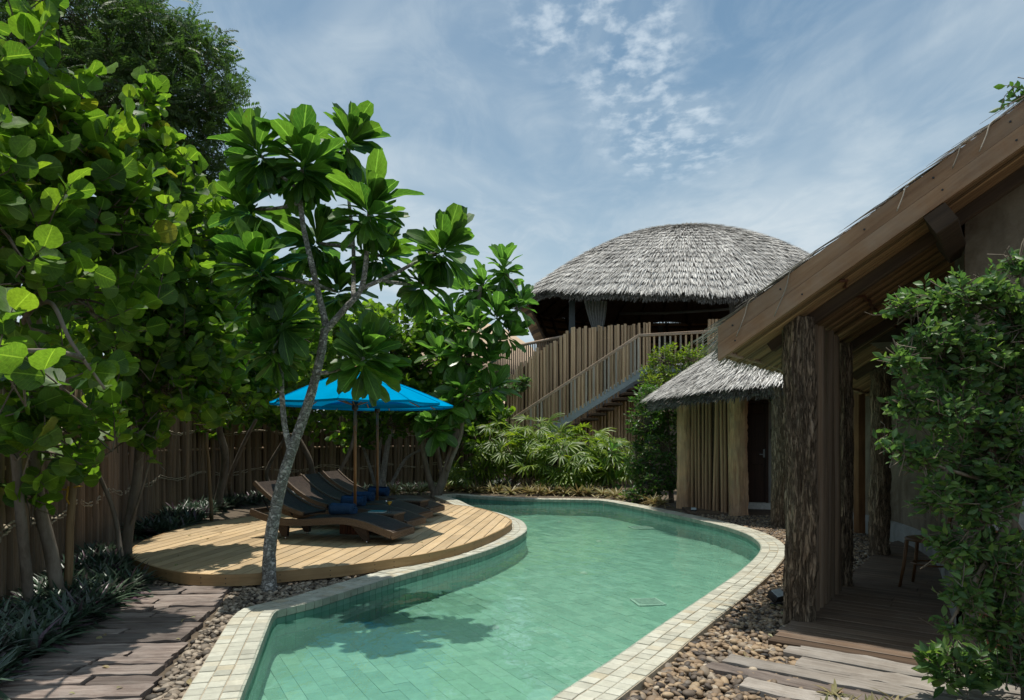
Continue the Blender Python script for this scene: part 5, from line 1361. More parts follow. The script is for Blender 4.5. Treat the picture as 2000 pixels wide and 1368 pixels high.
# ================================================================ TREES AND PLANTS
def bezier(a, b, sag=.15, n_=7, jit=.03):
    d_ = b-a; m_ = a.lerp(b, .5)+Vector((0, 0, sag*d_.length))+rv(jit*d_.length)
    return [a*(1-t)**2+m_*2*t*(1-t)+b*t*t for t in [i/(n_-1) for i in range(n_)]]
def foliage_tree(name, label, cat, base, trunks, blobs, leafkey, tpls, mat, nleaf, lsize, group=None, trunk_mat='trunk_brown', shoot=.40, per_shoot=7, up=.5, limit=300, alt=None, altp=0, face=.5, twig_r=.006, shell=.55, width=None, flat=.0):
    """trunk paths with limbs to each crown mass, shoots inside the mass, leaves along the shoots"""
    t = thing(name, label, cat, base, group)
    ends = []
    for pts, r0, r1 in trunks:
        cp = catmull([tuple(p) for p in pts], 6); k = len(cp); mb = MB()
        mb.tube(cp, [r0+(r1-r0)*i/(k-1)+(r0*.35*math.exp(-i*.9) if pts is trunks[0][0] else 0) for i in range(k)], 10, True, .05); mb.build('trunk', trunk_mat, t, True)
        ends += [Vector(p) for p in cp[k//3::3]]+[Vector(cp[-1])]
    vol = [b[1].x*b[1].y*b[1].z for b in blobs]; dens = [b[2] if len(b) > 2 else 1.0 for b in blobs]; tot = sum((v_**.75)*d_ for v_, d_ in zip(vol, dens))
    limb = MB(); tw = MB(); mats_ = []
    for b, v_, d_ in zip(blobs, vol, dens):
        c, r = b[0], b[1]; s0 = min(ends, key=lambda e_: (e_-c).length+max(0, e_.z-c.z)*.5)
        lp = bezier(s0, c-Vector((0, 0, r.z*.3)), .12, 8, .06); L = (c-s0).length
        limb = MB(); limb.tube(lp, [max(.010, .012*L**.5)*(1.5-.9*i/7) for i in range(8)], 6); limb.build('limb', trunk_mat, t, True)
        nl = int(nleaf*(v_**.75)*d_/tot); ns = max(3, nl//per_shoot)
        for s_ in range(ns):
            u_ = rv().normalized(); rad = shell+(1-shell)*random.random()**.6
            q_ = c+Vector((u_.x*r.x, u_.y*r.y, u_.z*r.z))*rad
            gd = Vector((u_.x/r.x, u_.y/r.y, u_.z/r.z)).normalized(); dirn = (gd*.8+Vector((0, 0, up))+rv(.35)).normalized()
            L = shoot*random.uniform(.6, 1.25); a = q_-dirn*L; src = lp[random.randint(3, 7)]
            if twig_r > 0:
                if s_ % 2 == 0: tw.tube(bezier(src, a, .05, 4, .08), [twig_r*1.6, twig_r], 4, False)
                tw.tube([a, a.lerp(q_, .5)+rv(.02), q_], [twig_r, twig_r*.5], 4, False)
            for j in range(per_shoot):
                tt = .25+.75*(j+random.random()*.5)/per_shoot; p = a.lerp(q_, min(1, tt)); side = dirn.cross(Vector((0, 0, 1))+rv(.2)).normalized()*(1 if j % 2 else -1)
                ld = (side*random.uniform(.7, 1.2)+dirn*random.uniform(.2, .9)+Vector((0, 0, random.uniform(-.25, .35)))).normalized()
                if j == per_shoot-1: ld = (dirn+rv(.3)).normalized()
                nn_ = (gd*face+Vector((0, 0, .35+flat))+rv(.55)); sz = lsize*random.uniform(.62, 1.15)
                mats_.append(basis(p+ld*sz*.12, ld, nn_, sz, None if width is None else sz*width))
    if tw.v: tw.build('twigs', 'twig', t, True)['kind'] = 'stuff'
    add_leaves(t, leafkey, tpls, mats_, mat, limit, alt=alt, altp=altp)
    return t
def BL(x, y, d, rx, ry, rz, dn_=1.0): return (D(x, y, d), Vector((rx, ry, rz)), dn_)
GR = 'sea grape trees along the log fence'
foliage_tree('sea_grape_tree', 'big round-leaved sea grape tree with leaning trunk nearest the sleeper path', 'tree', G(118, 1195),
    [([G(118, 1195), D(100, 1080, 5.6), D(72, 960, 5.5), D(70, 800, 5.3), D(85, 690, 5.1), D(60, 560, 4.9), D(90, 380, 4.9)], .055, .028),
     ([D(70, 800, 5.3), D(40, 650, 4.7), D(95, 590, 4.5), D(140, 670, 4.4), D(205, 760, 4.5)], .022, .009),
     ([G(60, 1210), D(40, 1000, 5.2), D(20, 800, 5.0), D(-20, 600, 4.7)], .04, .025)],
    [BL(40, 110, 4.7, .50, .55, .75), BL(160, 250, 5.0, .45, .6, .50), BL(110, 330, 4.9, .65, .6, .55), BL(40, 470, 4.4, .55, .55, .55), BL(210, 420, 5.3, .55, .6, .55), BL(180, 570, 5.2, .6, .6, .45, .8),
     BL(90, 690, 4.7, .55, .5, .35, .7), BL(25, 660, 3.5, .22, .3, .22, .5), BL(20, 860, 4.8, .35, .4, .30, .6), BL(150, 800, 5.4, .45, .4, .28, .6), BL(-60, 300, 4.2, .5, .6, .9), BL(30, 920, 5.2, .35, .3, .22, .7), BL(140, 880, 5.4, .4, .35, .22, .7), BL(200, 860, 6.0, .4, .35, .25, .7), BL(60, 800, 5.0, .5, .4, .3, .8)],
    'grape', GRAPE, 'leaf_grape', 2000, .148, GR, limit=300, alt='leaf_grape_yellow', altp=.05)
foliage_tree('sea_grape_tree', 'round-leaved sea grape tree whose forked trunk stands at the rim of the round deck', 'tree', G(245, 1112),
    [([G(245, 1112), D(250, 1040, 7.5), D(268, 930, 7.5), D(275, 830, 7.4), D(282, 690, 7.3), D(300, 520, 7.2)], .062, .03),
     ([G(240, 1118), D(222, 1000, 7.4), D(180, 900, 7.2), D(160, 850, 7.0)], .03, .012),
     ([D(250, 1040, 7.5), D(285, 930, 7.3), D(312, 820, 7.2)], .016, .008)],
    [BL(285, 240, 7.0, .28, .4, .42, 1.1), BL(300, 360, 7.2, .55, .6, .6), BL(350, 430, 7.4, .55, .7, .55), BL(270, 510, 7.0, .7, .7, .6), BL(390, 560, 7.8, .65, .7, .6), BL(330, 640, 7.4, .8, .7, .55), BL(240, 660, 7.0, .6, .6, .5),
     BL(420, 690, 7.9, .5, .6, .45), BL(330, 760, 7.5, .6, .6, .36), BL(260, 830, 7.2, .5, .4, .28, .7), BL(390, 790, 8.0, .4, .5, .25, .6)],
    'grape', GRAPE, 'leaf_grape', 2900, .148, GR, alt='leaf_grape_yellow', altp=.04)
foliage_tree('sea_grape_tree', 'round-leaved sea grape tree at the fence bend behind the tan stake', 'tree', Vector((-5.85, 13.5, 0)),
    [([Vector((-5.85, 13.5, 0)), D(440, 900, 13.3), D(428, 830, 13), D(440, 740, 12.4), D(450, 620, 12)], .08, .04), ([G(455, 985), D(448, 940, 13.8), D(470, 880, 13.5), D(500, 820, 13)], .045, .03)],
    [BL(430, 480, 11.2, .8, .9, .75), BL(470, 580, 11.5, .9, .9, .7), BL(400, 640, 11, .8, .9, .7), BL(500, 680, 12, .9, .9, .7), BL(440, 760, 11.6, .9, .8, .5), BL(540, 740, 12.6, .8, .8, .6), BL(370, 420, 11.0, .7, .8, .6), BL(560, 640, 13, .9, .8, .7)],
    'grape_far', GRAPE_LO, 'leaf_grape', 4200, .150, GR, alt='leaf_grape_yellow', altp=.04)
foliage_tree('sea_grape_tree', 'round-leaved sea grape tree behind the loungers with crooked low limbs over the fence rope', 'tree', Vector((-4.7, 16.4, 0)),
    [([Vector((-4.7, 16.4, 0)), D(605, 900, 16.2), D(575, 830, 16), D(600, 740, 15.6)], .08, .05), ([Vector((-4.4, 16.5, 0)), D(660, 930, 16.4), D(690, 860, 16.2), D(700, 760, 16)], .05, .04), ([Vector((-5.2, 16.0, 0)), D(520, 930, 15.8), D(560, 850, 15.6), D(580, 800, 15.4)], .05, .03)],
    [BL(540, 560, 15, 1.0, 1.0, .8), BL(600, 640, 15.2, 1.1, 1.0, .8), BL(660, 710, 15.6, 1.1, 1.0, .75), BL(560, 720, 14.8, 1.0, .9, .7), BL(600, 800, 15.2, 1.0, .8, .55), BL(700, 640, 16, 1.0, .9, .7), BL(700, 790, 16.2, .9, .8, .55), BL(500, 800, 14.6, .7, .7, .4)],
    'grape_far', GRAPE_LO, 'leaf_grape', 5000, .15, GR, alt='leaf_grape_yellow', altp=.05)
foliage_tree('sea_grape_tree', 'round-leaved sea grape tree with pale twin trunks behind the parasol poles', 'tree', G(745, 967),
    [([G(745, 967), D(752, 900, 17.2), D(766, 810, 17.1), D(772, 720, 17)], .085, .05), ([G(742, 968), D(738, 900, 17.3), D(746, 820, 17.2), D(735, 740, 17)], .07, .045), ([G(738, 966), D(715, 890, 17.3), D(690, 830, 17.0)], .045, .03), ([G(755, 966), D(790, 900, 17.3), D(830, 875, 17.0)], .05, .025)],
    [BL(770, 650, 17, 1.1, 1.0, .8), BL(830, 700, 17.4, 1.1, 1.0, .8), BL(760, 740, 17, 1.1, .9, .7), BL(840, 790, 17.4, 1.0, .8, .65), BL(750, 820, 17, 1.0, .8, .6), BL(870, 650, 18, 1.0, .9, .7), BL(690, 850, 16.8, .6, .6, .4, .6)],
    'grape_far', GRAPE_LO, 'leaf_grape', 4400, .15, GR, 'trunk', alt='leaf_grape_yellow', altp=.08)
foliage_tree('sea_grape_tree', 'small bright sea grape at the fence end beside the palms', 'tree', Vector((-1.0, 19.2, 0)),
    [([Vector((-1.0, 19.2, 0)), D(935, 860, 19.2), D(925, 800, 19.2)], .05, .03)],
    [BL(925, 850, 19, .75, .6, .5), BL(905, 800, 19.4, .8, .7, .6), BL(955, 810, 19.6, .7, .6, .6), BL(890, 740, 19.8, .9, .8, .7), BL(960, 880, 18.8, .5, .5, .35)],
    'grape_far', GRAPE_LO, 'leaf_grape', 1900, .15, GR, limit=200, alt='leaf_grape_yellow', altp=.1)
foliage_tree('sea_grape_tree', 'dense sea grape thicket rising beyond the curved log fence', 'tree', Vector((-8.2, 12.5, 0)),
    [([Vector((-8.2, 12.5, 0)), Vector((-8.1, 12.4, 1.5)), Vector((-8.0, 12.3, 3.0))], .10, .05), ([Vector((-6.2, 9.0, 0)), Vector((-6.3, 9.0, 1.6)), Vector((-6.2, 8.8, 2.8))], .08, .04)],
    [BL(60, 620, 8.2, 1.0, .8, .8), BL(20, 780, 7.6, .8, .6, .5), BL(130, 440, 8.6, 1.0, .8, .9), BL(200, 620, 9.6, 1.0, .8, .9), BL(240, 760, 10.2, 1.0, .7, .6), BL(280, 520, 10.5, 1.1, .9, 1.0), BL(340, 680, 11.6, 1.1, .8, .9), BL(370, 800, 14.6, 1.2, .7, .7), BL(40, 280, 8, 1.0, .8, .9), BL(140, 790, 8.8, .8, .6, .4)],
    'grape_far', GRAPE_LO, 'leaf_grape', 3400, .20, GR, limit=100)
foliage_tree('sea_grape_tree', 'long sea grape thicket beyond the back fence behind the parasols', 'tree', Vector((-4.4, 19.8, 0)),
    [([Vector((-4.4, 19.8, 0)), Vector((-4.4, 19.8, 1.5)), Vector((-4.3, 19.7, 3.0))], .10, .05)],
    [BL(470, 780, 18.5, 1.2, .8, 1.0), BL(540, 840, 19, 1.2, .7, .7), BL(620, 800, 20, 1.3, .8, 1.0), BL(700, 850, 20.6, 1.3, .7, .7), BL(770, 790, 21, 1.3, .8, 1.0), BL(840, 840, 22, 1.3, .7, .8), BL(900, 800, 22.6, 1.2, .8, 1.0), BL(480, 660, 18.6, 1.2, .8, 1.0), BL(560, 700, 20, 1.3, .8, 1.0), BL(660, 700, 20.6, 1.3, .8, 1.0), BL(740, 700, 21.4, 1.2, .8, .9), BL(830, 720, 22, 1.2, .8, .9)],
    'grape_far', GRAPE_LO, 'leaf_grape', 4200, .21, GR, limit=100)
# dark vine bank under the balcony
foliage_tree('vine_bank', 'dark leafy vine climbing under the balcony railing', 'vine', Vector((-.5, 21.6, 0)), [([Vector((-.5, 21.6, 0)), D(985, 820, 21.6), D(990, 760, 21.4)], .04, .03)],
    [BL(960, 800, 21.8, .8, .5, .8), BL(985, 850, 21.2, .6, .5, .6), BL(1000, 758, 20.75, .42, .18, .22, 1.3), BL(1024, 748, 20.75, .30, .15, .20, 1.3), BL(975, 755, 21.4, .5, .4, .4), BL(930, 760, 22, .8, .5, .6)],
    'bushy', SMALL, 'leaf_small', 2200, .15, None, 'twig', .25, 7, .1, 200, width=1.5)

# large-leaved rosette trees
def rosette(c, ax_, n_, L, mats_, droop=1.0):
    ax_ = ax_.normalized(); a1 = ax_.orthogonal().normalized(); a2 = ax_.cross(a1); ph0 = random.uniform(0, 6.28)
    for i in range(n_):
        t = (i+.5)/n_; ph = ph0+i*2.39996+random.gauss(0, .35); el = math.radians(78-138*t*droop+random.gauss(0, 15))
        out_ = a1*math.cos(ph)+a2*math.sin(ph); dirn = out_*math.cos(el)+ax_*math.sin(el)
        dirn = (dirn+Vector((0, 0, -.22*t))).normalized(); nn_ = (ax_*math.cos(el)-out_*math.sin(el))+rv(.32)
        sz = L*(.62+.42*math.sin(math.pi*min(1, .25+t*.75)))*random.uniform(.68, 1.18)
        p = c-ax_*(.26*L*2*t)+dirn*.02; mats_.append(basis(p, dirn, nn_, sz, sz*random.uniform(.75, 1.0)))
def rosette_tree(label, base, stems, ros, L, mat, tmat, nleaf=27, limit=300):
    t = thing('rosette_tree', label, 'tree', base); nodes = []
    for pts, r0, r1 in stems:
        cp = catmull([tuple(p) for p in pts], 8); k = len(cp); mb = MB(); fl_ = stems[0][0] is pts
        mb.tube(cp, [(r0+(r1-r0)*i/(k-1))*(1+.10*mnoise.noise((i*.9, r0*50, 0)))+(.4*r0*math.exp(-i*.8) if fl_ else 0) for i in range(k)], 14, True, .03); mb.build('trunk' if fl_ else 'limb', tmat, t, True); nodes += [Vector(p) for p in cp[k//4:]]
    mats_ = []; tw = MB()
    for c, ax_, sc_ in ros:
        s0 = min(nodes, key=lambda e_: (e_-c).length+max(0, e_.z-c.z+.1)*2); tw = MB(); tw.tube(bezier(s0, c-ax_.normalized()*.05, -.10, 8, .04), [.020, .014], 7); tw.build('branch', tmat, t, True); rosette(c, ax_, int(nleaf*sc_**.5*random.uniform(.9, 1.1)), L*sc_, mats_)
    add_leaves(t, 'barr', BARR, mats_, mat, limit)
def Rz(x, y, d, ax_=(0, 0, 1), s_=1.0): return (D(x, y, d), Vector(ax_), s_)
bt = G(525, 1157)
rosette_tree('slim white-barked tree with large glossy leaf rosettes rising in front of the round deck', bt,
    [([bt, D(528, 1060, 6.42), D(545, 965, 6.42), D(568, 885, 6.4), D(603, 785, 6.4), D(625, 700, 6.4), D(636, 632, 6.4)], .063, .036),
     ([D(568, 885, 6.4), D(556, 830, 6.38), D(550, 760, 6.35), D(548, 672, 6.3)], .030, .022),
     ([D(636, 632, 6.4), D(612, 530, 6.4), D(592, 440, 6.42), D(585, 370, 6.45)], .032, .020),
     ([D(632, 650, 6.4), D(672, 605, 6.3), D(705, 565, 6.25), D(716, 500, 6.2), D(720, 430, 6.2)], .032, .019),
     ([D(705, 565, 6.25), D(770, 535, 6.3), D(838, 498, 6.4)], .020, .014),
     ([D(690, 585, 6.3), D(690, 480, 6.7), D(680, 380, 6.9)], .022, .016)],
    [Rz(590, 305, 6.4, (-.05, -.1, 1), 1.15), Rz(500, 290, 6.5, (-.5, -.1, 1), 1.0), Rz(683, 270, 6.9, (.35, 0, 1), 1.05), Rz(722, 400, 6.1, (.25, -.25, 1), 1.05), Rz(500, 515, 6.1, (-.3, -.2, 1), 1.05),
     Rz(480, 400, 6.8, (-.5, .2, 1), .95), Rz(620, 465, 6.9, (.1, .3, 1), .95), Rz(870, 478, 6.4, (.5, -.1, 1), .95), Rz(835, 545, 6.6, (.5, .1, .8), .85), Rz(545, 620, 6.2, (-.3, -.4, .9), .9),
     Rz(660, 560, 6.7, (.1, -.2, 1), .85), Rz(712, 690, 5.95, (.25, -.5, .75), 1.0), Rz(528, 676, 6.2, (-.35, -.3, .8), .78), Rz(750, 490, 6.7, (.4, .2, 1), .9)],
    .365, 'leaf_barr', 'trunk', 58, 300)
b2 = G(851, 972)
rosette_tree('many-stemmed tree with bright leaf rosettes at the far tip of the deck', b2,
    [([b2, D(866, 935, 16.4), D(885, 870, 16.4), D(903, 780, 16.4), D(915, 700, 16.4), D(930, 620, 16.5), D(938, 560, 16.5)], .11, .05),
     ([b2, D(840, 940, 16.4), D(828, 890, 16.4), D(818, 830, 16.3)], .085, .05), ([b2, D(862, 930, 16.6), D(853, 870, 16.6), D(850, 800, 16.6)], .07, .04),
     ([D(872, 920, 16.3), D(900, 850, 16.2), D(908, 790, 16.1), D(940, 770, 16.0)], .055, .03), ([D(905, 770, 16.4), D(950, 690, 16.3), D(985, 600, 16.3), D(1010, 560, 16.4)], .04, .025)],
    [Rz(985, 520, 16.3, (.1, 0, 1), .95), Rz(945, 550, 16.7, (-.1, 0, 1), .95), Rz(1018, 590, 16.3, (.5, -.1, 1), .9), Rz(905, 560, 16.9, (-.2, 0, 1), .9), Rz(970, 610, 16.0, (.1, -.3, 1), .95), Rz(1000, 650, 16.2, (.6, -.2, .8), .85),
     Rz(930, 640, 16.0, (-.1, -.3, 1), .95), Rz(885, 620, 16.6, (-.3, -.1, 1), .95), Rz(900, 690, 16.1, (0, -.4, 1), .9), Rz(860, 690, 16.2, (-.3, -.3, 1), .95), Rz(955, 700, 16.1, (.3, -.3, 1), .9), Rz(965, 755, 15.9, (.6, -.3, .9), .95),
     Rz(905, 765, 15.9, (-.1, -.5, 1), .9), Rz(875, 790, 15.9, (-.2, -.4, .8), .9), Rz(850, 830, 16.0, (-.1, -.4, .7), .9), Rz(818, 800, 16.3, (-.4, -.2, 1), .9), Rz(930, 590, 17, (0, .3, 1), .9), Rz(845, 610, 17, (-.3, .2, 1), .9), Rz(985, 565, 16.8, (.1, .2, 1), .8)],
    .62, 'leaf_barr_light', 'trunk_brown', 34)

# tall feathery tree beyond the fence
foliage_tree('feathery_tree', 'tall dark tree with fine feathery leaves towering beyond the fence', 'tree', Vector((-10.5, 19.5, 0)),
    [([Vector((-10.5, 19.5, 0)), Vector((-10.3, 19.3, 4)), Vector((-9.9, 19, 7.5)), Vector((-9.6, 18.8, 10.5))], .28, .12)],
    [BL(180, 40, 18.5, 1.9, 1.8, 1.4), BL(300, 70, 18.2, 1.5, 1.6, 1.0), BL(390, 120, 18, .95, 1.2, .9), BL(430, 200, 17.8, .62, 1.0, .75), BL(340, 210, 17.8, 1.4, 1.4, 1.1), BL(240, 180, 18, 1.8, 1.6, 1.2), BL(410, 300, 18, .85, 1.0, .8), BL(320, 340, 18, 1.4, 1.2, 1.0), BL(390, 390, 18.3, .9, .9, .8), BL(120, 180, 18.5, 1.8, 1.5, 1.5), BL(420, 470, 18.6, .8, .8, .8), BL(60, 60, 18.5, 1.6, 1.5, 1.6)],
    'pinn', PINN, 'leaf_fine', 7200, .56, None, 'trunk_brown', .55, 7, .1, 150, face=.4, twig_r=.008, shell=.35, width=.9)
# tree whose branch tip shows above the cabin roof
foliage_tree('roadside_tree', 'leafy branch tips of a tree showing above the cabin roof', 'tree', Vector((7.6, 9.3, 0)),
    [([Vector((7.6, 9.3, 0)), Vector((7.5, 9.2, 3)), Vector((7.1, 9.0, 5.4)), D(2010, 190, 8.6)], .14, .03)],
    [BL(1985, 180, 8.6, .22, .3, .22), BL(2150, 200, 8.6, .6, .6, .7), BL(2160, 350, 9, .7, .7, .7)],
    'bushy', SMALL, 'leaf_bush', 900, .13, None, 'trunk_brown', .3, 7, .1, 120, width=1.0)
# shrubs by the stair and hut
foliage_tree('tall_shrub', 'tall dense dark green shrub standing against the hut posts', 'shrub', Vector((3.55, 15.2, 0)),
    [([Vector((3.55, 15.2, 0)), Vector((3.5, 15.2, 1.2)), Vector((3.45, 15.3, 2.6))], .05, .03)],
    [BL(1275, 940, 15.2, .55, .5, .40), BL(1290, 870, 15.3, .55, .55, .5), BL(1265, 820, 15.4, .50, .55, .5), BL(1246, 900, 15.6, .36, .5, .5), BL(1262, 780, 15.6, .38, .5, .36), BL(1300, 810, 15.5, .5, .5, .4), BL(1310, 930, 15.2, .35, .4, .4), BL(1255, 965, 15.2, .45, .4, .25)],
    'bushy', SMALL, 'leaf_bush', 5200, .10, 'shrubs below the stair', 'twig', .22, 8, .25, 200, face=.6, width=.9)
foliage_tree('tall_shrub', 'airy light green shrub pushing up through the stair landing rail', 'shrub', Vector((4.7, 18.4, 0)),
    [([Vector((4.7, 18.4, 0)), Vector((4.7, 18.4, 1.8)), Vector((4.65, 18.4, 3.2))], .06, .03)],
    [BL(1300, 700, 18.4, .5, .5, .42), BL(1355, 695, 18.4, .5, .5, .38), BL(1280, 740, 18.4, .5, .5, .45), BL(1330, 745, 18.2, .7, .5, .5), BL(1275, 755, 18, .32, .4, .35), BL(1380, 720, 18.4, .4, .4, .4), BL(1290, 800, 17.8, .5, .5, .6), BL(1270, 840, 17.6, .3, .4, .4)],
    'bushy', SMALL, 'leaf_palm', 4600, .10, 'shrubs below the stair', 'twig', .22, 8, .3, 200, face=.6, width=.8)
# foreground shrub at the right edge
sh = Vector((2.62, 3.45, 0))
foliage_tree('leafy_shrub', 'tall small-leaved glossy shrub standing before the verandah wall', 'shrub', sh,
    [([sh, D(1990, 1150, 3.42), D(1960, 950, 3.4), D(1900, 800, 3.4), D(1860, 690, 3.4), D(1840, 600, 3.4)], .028, .010), ([D(1975, 1050, 3.42), D(2010, 850, 3.4), D(2000, 650, 3.4)], .018, .008), ([D(1930, 870, 3.4), D(1850, 790, 3.35), D(1780, 760, 3.3)], .012, .005), ([D(1960, 950, 3.4), D(1860, 920, 3.35), D(1800, 900, 3.3)], .012, .005)],
    [BL(1775, 590, 3.4, .13, .18, .09), BL(1850, 580, 3.4, .16, .2, .13), BL(1935, 570, 3.4, .16, .22, .15), BL(1820, 660, 3.35, .16, .2, .12), BL(1760, 700, 3.3, .10, .14, .08), BL(1900, 680, 3.4, .18, .22, .15), BL(1990, 620, 3.4, .15, .22, .22), BL(1770, 790, 3.3, .13, .16, .12), BL(1850, 800, 3.3, .17, .2, .15),
     BL(1740, 865, 3.3, .09, .12, .06), BL(1800, 890, 3.3, .13, .16, .10), BL(1940, 830, 3.4, .18, .22, .18), BL(1830, 970, 3.3, .13, .18, .12), BL(1920, 980, 3.35, .17, .2, .16), BL(1990, 900, 3.4, .14, .2, .25), BL(1860, 1060, 3.3, .13, .18, .13), BL(1940, 1090, 3.35, .17, .2, .16), BL(1890, 1160, 3.3, .12, .17, .12), BL(1960, 1190, 3.35, .14, .2, .15), BL(1850, 1220, 3.3, .07, .12, .06, .7), BL(1990, 510, 3.4, .09, .15, .07), BL(1860, 700, 3.45, .26, .25, .30), BL(1900, 900, 3.45, .28, .25, .32), BL(1925, 1090, 3.45, .22, .25, .28), BL(1960, 740, 3.5, .22, .25, .35), BL(2060, 680, 3.5, .20, .25, .30), BL(2070, 900, 3.5, .22, .25, .35), BL(2050, 1120, 3.5, .18, .22, .28), BL(1940, 1230, 3.4, .13, .18, .12), BL(1975, 1300, 3.4, .12, .16, .12), BL(2000, 1240, 3.45, .14, .18, .2)],
    'small', SMALL, 'leaf_small', 16500, .050, None, 'twig', .15, 8, .25, 300, face=.4, twig_r=.0024, shell=.2, width=1.0)
foliage_tree('low_shrub', 'low dark seedling shrub sprawling over the pale sleepers', 'shrub', G(1880, 1362),
    [([G(1880, 1362), D(1870, 1310, 3.75), D(1860, 1270, 3.7)], .010, .005)], [BL(1850, 1285, 3.65, .16, .16, .07), BL(1880, 1320, 3.6, .16, .16, .08), BL(1920, 1300, 3.7, .13, .16, .10)],
    'small', SMALL, 'leaf_small', 330, .085, None, 'twig', .12, 6, .2, 200, face=.4, twig_r=.0025, width=.9)
# terracotta pot by the shrub
p = Vector((2.98, 3.95, 0)); pt = thing('terracotta_pot', 'terracotta pot half hidden behind the small-leaved shrub', 'pot', p)
mb = MB(); mb.lathe([(0, 0), (.15, 0), (.19, .2), (.215, .40), (.235, .40), (.24, .455), (.215, .46), (.205, .42), (0, .40)], p, 28); mb.build('vessel', 'terracotta', pt, True)
mb = MB(); mb.lathe([(0, .425), (.205, .425)], p, 20); mb.build('earth', 'soil', pt)

# fan palms on the far bank
def fan_palm(base, h, nf, label, spread=.5, L=.42):
    t = thing('fan_palm', label, 'palm', base, 'fan palms on the far bank'); mb = MB(); ms = []
    nc = 4
    for i in range(nc):
        tp = base+Vector((random.gauss(0, spread*.5), random.gauss(0, spread*.35), h*random.uniform(.55, 1.0))); b0 = base+Vector((random.gauss(0, .12), random.gauss(0, .12), 0))
        cp = bezier(b0, tp, .05, 6, .03); mb.tube(cp, [.022, .014], 6, False)
        for j in range(nf//nc):
            s_ = cp[random.randint(2, 5)]; a = random.uniform(0, 6.28); el = random.uniform(-.15, .9); d_ = Vector((math.cos(a)*math.cos(el), math.sin(a)*math.cos(el), math.sin(el)))
            e_ = s_+d_*random.uniform(.25, .5); mb.tube([s_, s_.lerp(e_, .6)+Vector((0, 0, .04)), e_], [.007, .004], 4, False)
            dd = (d_+Vector((0, 0, -.35))).normalized(); ms.append(basis(e_, dd, Vector((0, 0, .8))+d_*.25+Vector((0, -.65, 0))+rv(.25), L*random.uniform(.75, 1.2)))
    mb.build('canes', 'twig', t, True)
    add_leaves(t, 'fan', FAN, ms, 'leaf_palm', 300, 'frond')
near_of = ['at the left end of the row by the log fence', 'beside the fence end, low and broad', 'below the foot of the handrail', 'in front of the honey coloured screen', 'under the lower stair treads', 'below the grey stringer', 'beside the tall dark shrub', 'low at the pool edge under the stair', 'low at the pool edge beside the bromeliads']
for (x, y, d, h, nf), nb_ in zip([(948, 958, 18.6, 1.35, 40), (925, 950, 18.9, .8, 28), (1000, 958, 18.6, 1.85, 56), (1050, 958, 18.8, 1.7, 56), (1105, 958, 18.9, 1.6, 56), (1155, 960, 18.6, 1.5, 52), (1205, 962, 18.0, 1.2, 44), (1075, 965, 17.9, 1.15, 40), (1140, 966, 17.8, 1.1, 36)], near_of):
    b = Vector(((x-1000)/F*d, d, 0)); fan_palm(b, h, nf, 'green fan palm '+nb_, .55)
for x, d in ((1020, 18.2), (1180, 18.1)): fan_palm(Vector(((x-1000)/F*d, d, 0)), 1.25, 30, 'mid-height fan palm filling the bank below the stair screen' if x < 1100 else 'mid-height fan palm filling the bank beside the rosette seedling', .6)
# small rosette seedling
t = thing('rosette_seedling', 'pale green seedling with whorled leaves among the palms', 'plant', Vector((2.45, 17.6, 0))); ms = []; mb = MB()
for x, y in ((1195, 878), (1180, 912), (1203, 935)):
    c = D(x, y, 17.5); mb.tube(bezier(Vector((2.45, 17.6, 0)), c, .05, 6), [.014, .008], 5); rosette(c, Vector((.1, -.4, 1)), 11, .30, ms, .8)
mb.build('stem', 'twig', t, True); add_leaves(t, 'barr', BARR, ms, 'leaf_barr_light', 300)

# spiky bromeliads along the far coping
def spiky(base, n_, L, name, label, cat, group, mat, flat=.5):
    t = thing(name, label, cat, base, group); ms = []
    for i in range(n_):
        a = i*2.4+random.gauss(0, .2); el = random.uniform(.15, 1.2); d_ = Vector((math.cos(a)*math.cos(el), math.sin(a)*math.cos(el), math.sin(el)))
        ms.append(basis(base+Vector((0, 0, .01))+d_*.01, d_, Vector((0, 0, 1))-d_*.3, L*random.uniform(.7, 1.2), L*.9))
    tt = [LANCE[k] for k in range(3)]
    cut = [[], [], []]
    for q_ in ms: cut[random.randrange(3)].append(q_)
    o = put('leaves', join_meshes([instance_mesh('leaves', *tt[k], c_, mat) for k, c_ in enumerate(cut) if c_], mat), t); o['kind'] = 'stuff'
far_edge = [(880, 962), (905, 963), (930, 964.5), (955, 966), (980, 967), (1005, 968.5), (1030, 969), (1055, 970), (1080, 970.5), (1105, 971), (1130, 971), (1155, 971.5), (1180, 973), (1205, 976), (1228, 981), (1250, 984), (1270, 988), (1290, 992)]
for x, y in far_edge:
    for q_ in range(2):
        p = G(x+random.uniform(-8, 8), y-1.5-q_*2.2+random.uniform(-.8, .8)); spiky(Vector((p.x, p.y, .03)), 26, .30 if x < 1190 else .26, 'bromeliad', 'spiky tan and green bromeliad clump behind the far pool coping', 'bromeliad', 'bromeliads behind the far coping', 'leaf_brom')
for x, y in ((770, 968), (800, 967), (822, 966), (700, 973), (660, 978)):
    p = G(x, y); spiky(Vector((p.x, p.y, .03)), 24, .34, 'bromeliad', 'spiky striped bromeliad clump between the back lounger and the fence', 'bromeliad', 'bromeliads behind the loungers', 'leaf_brom')
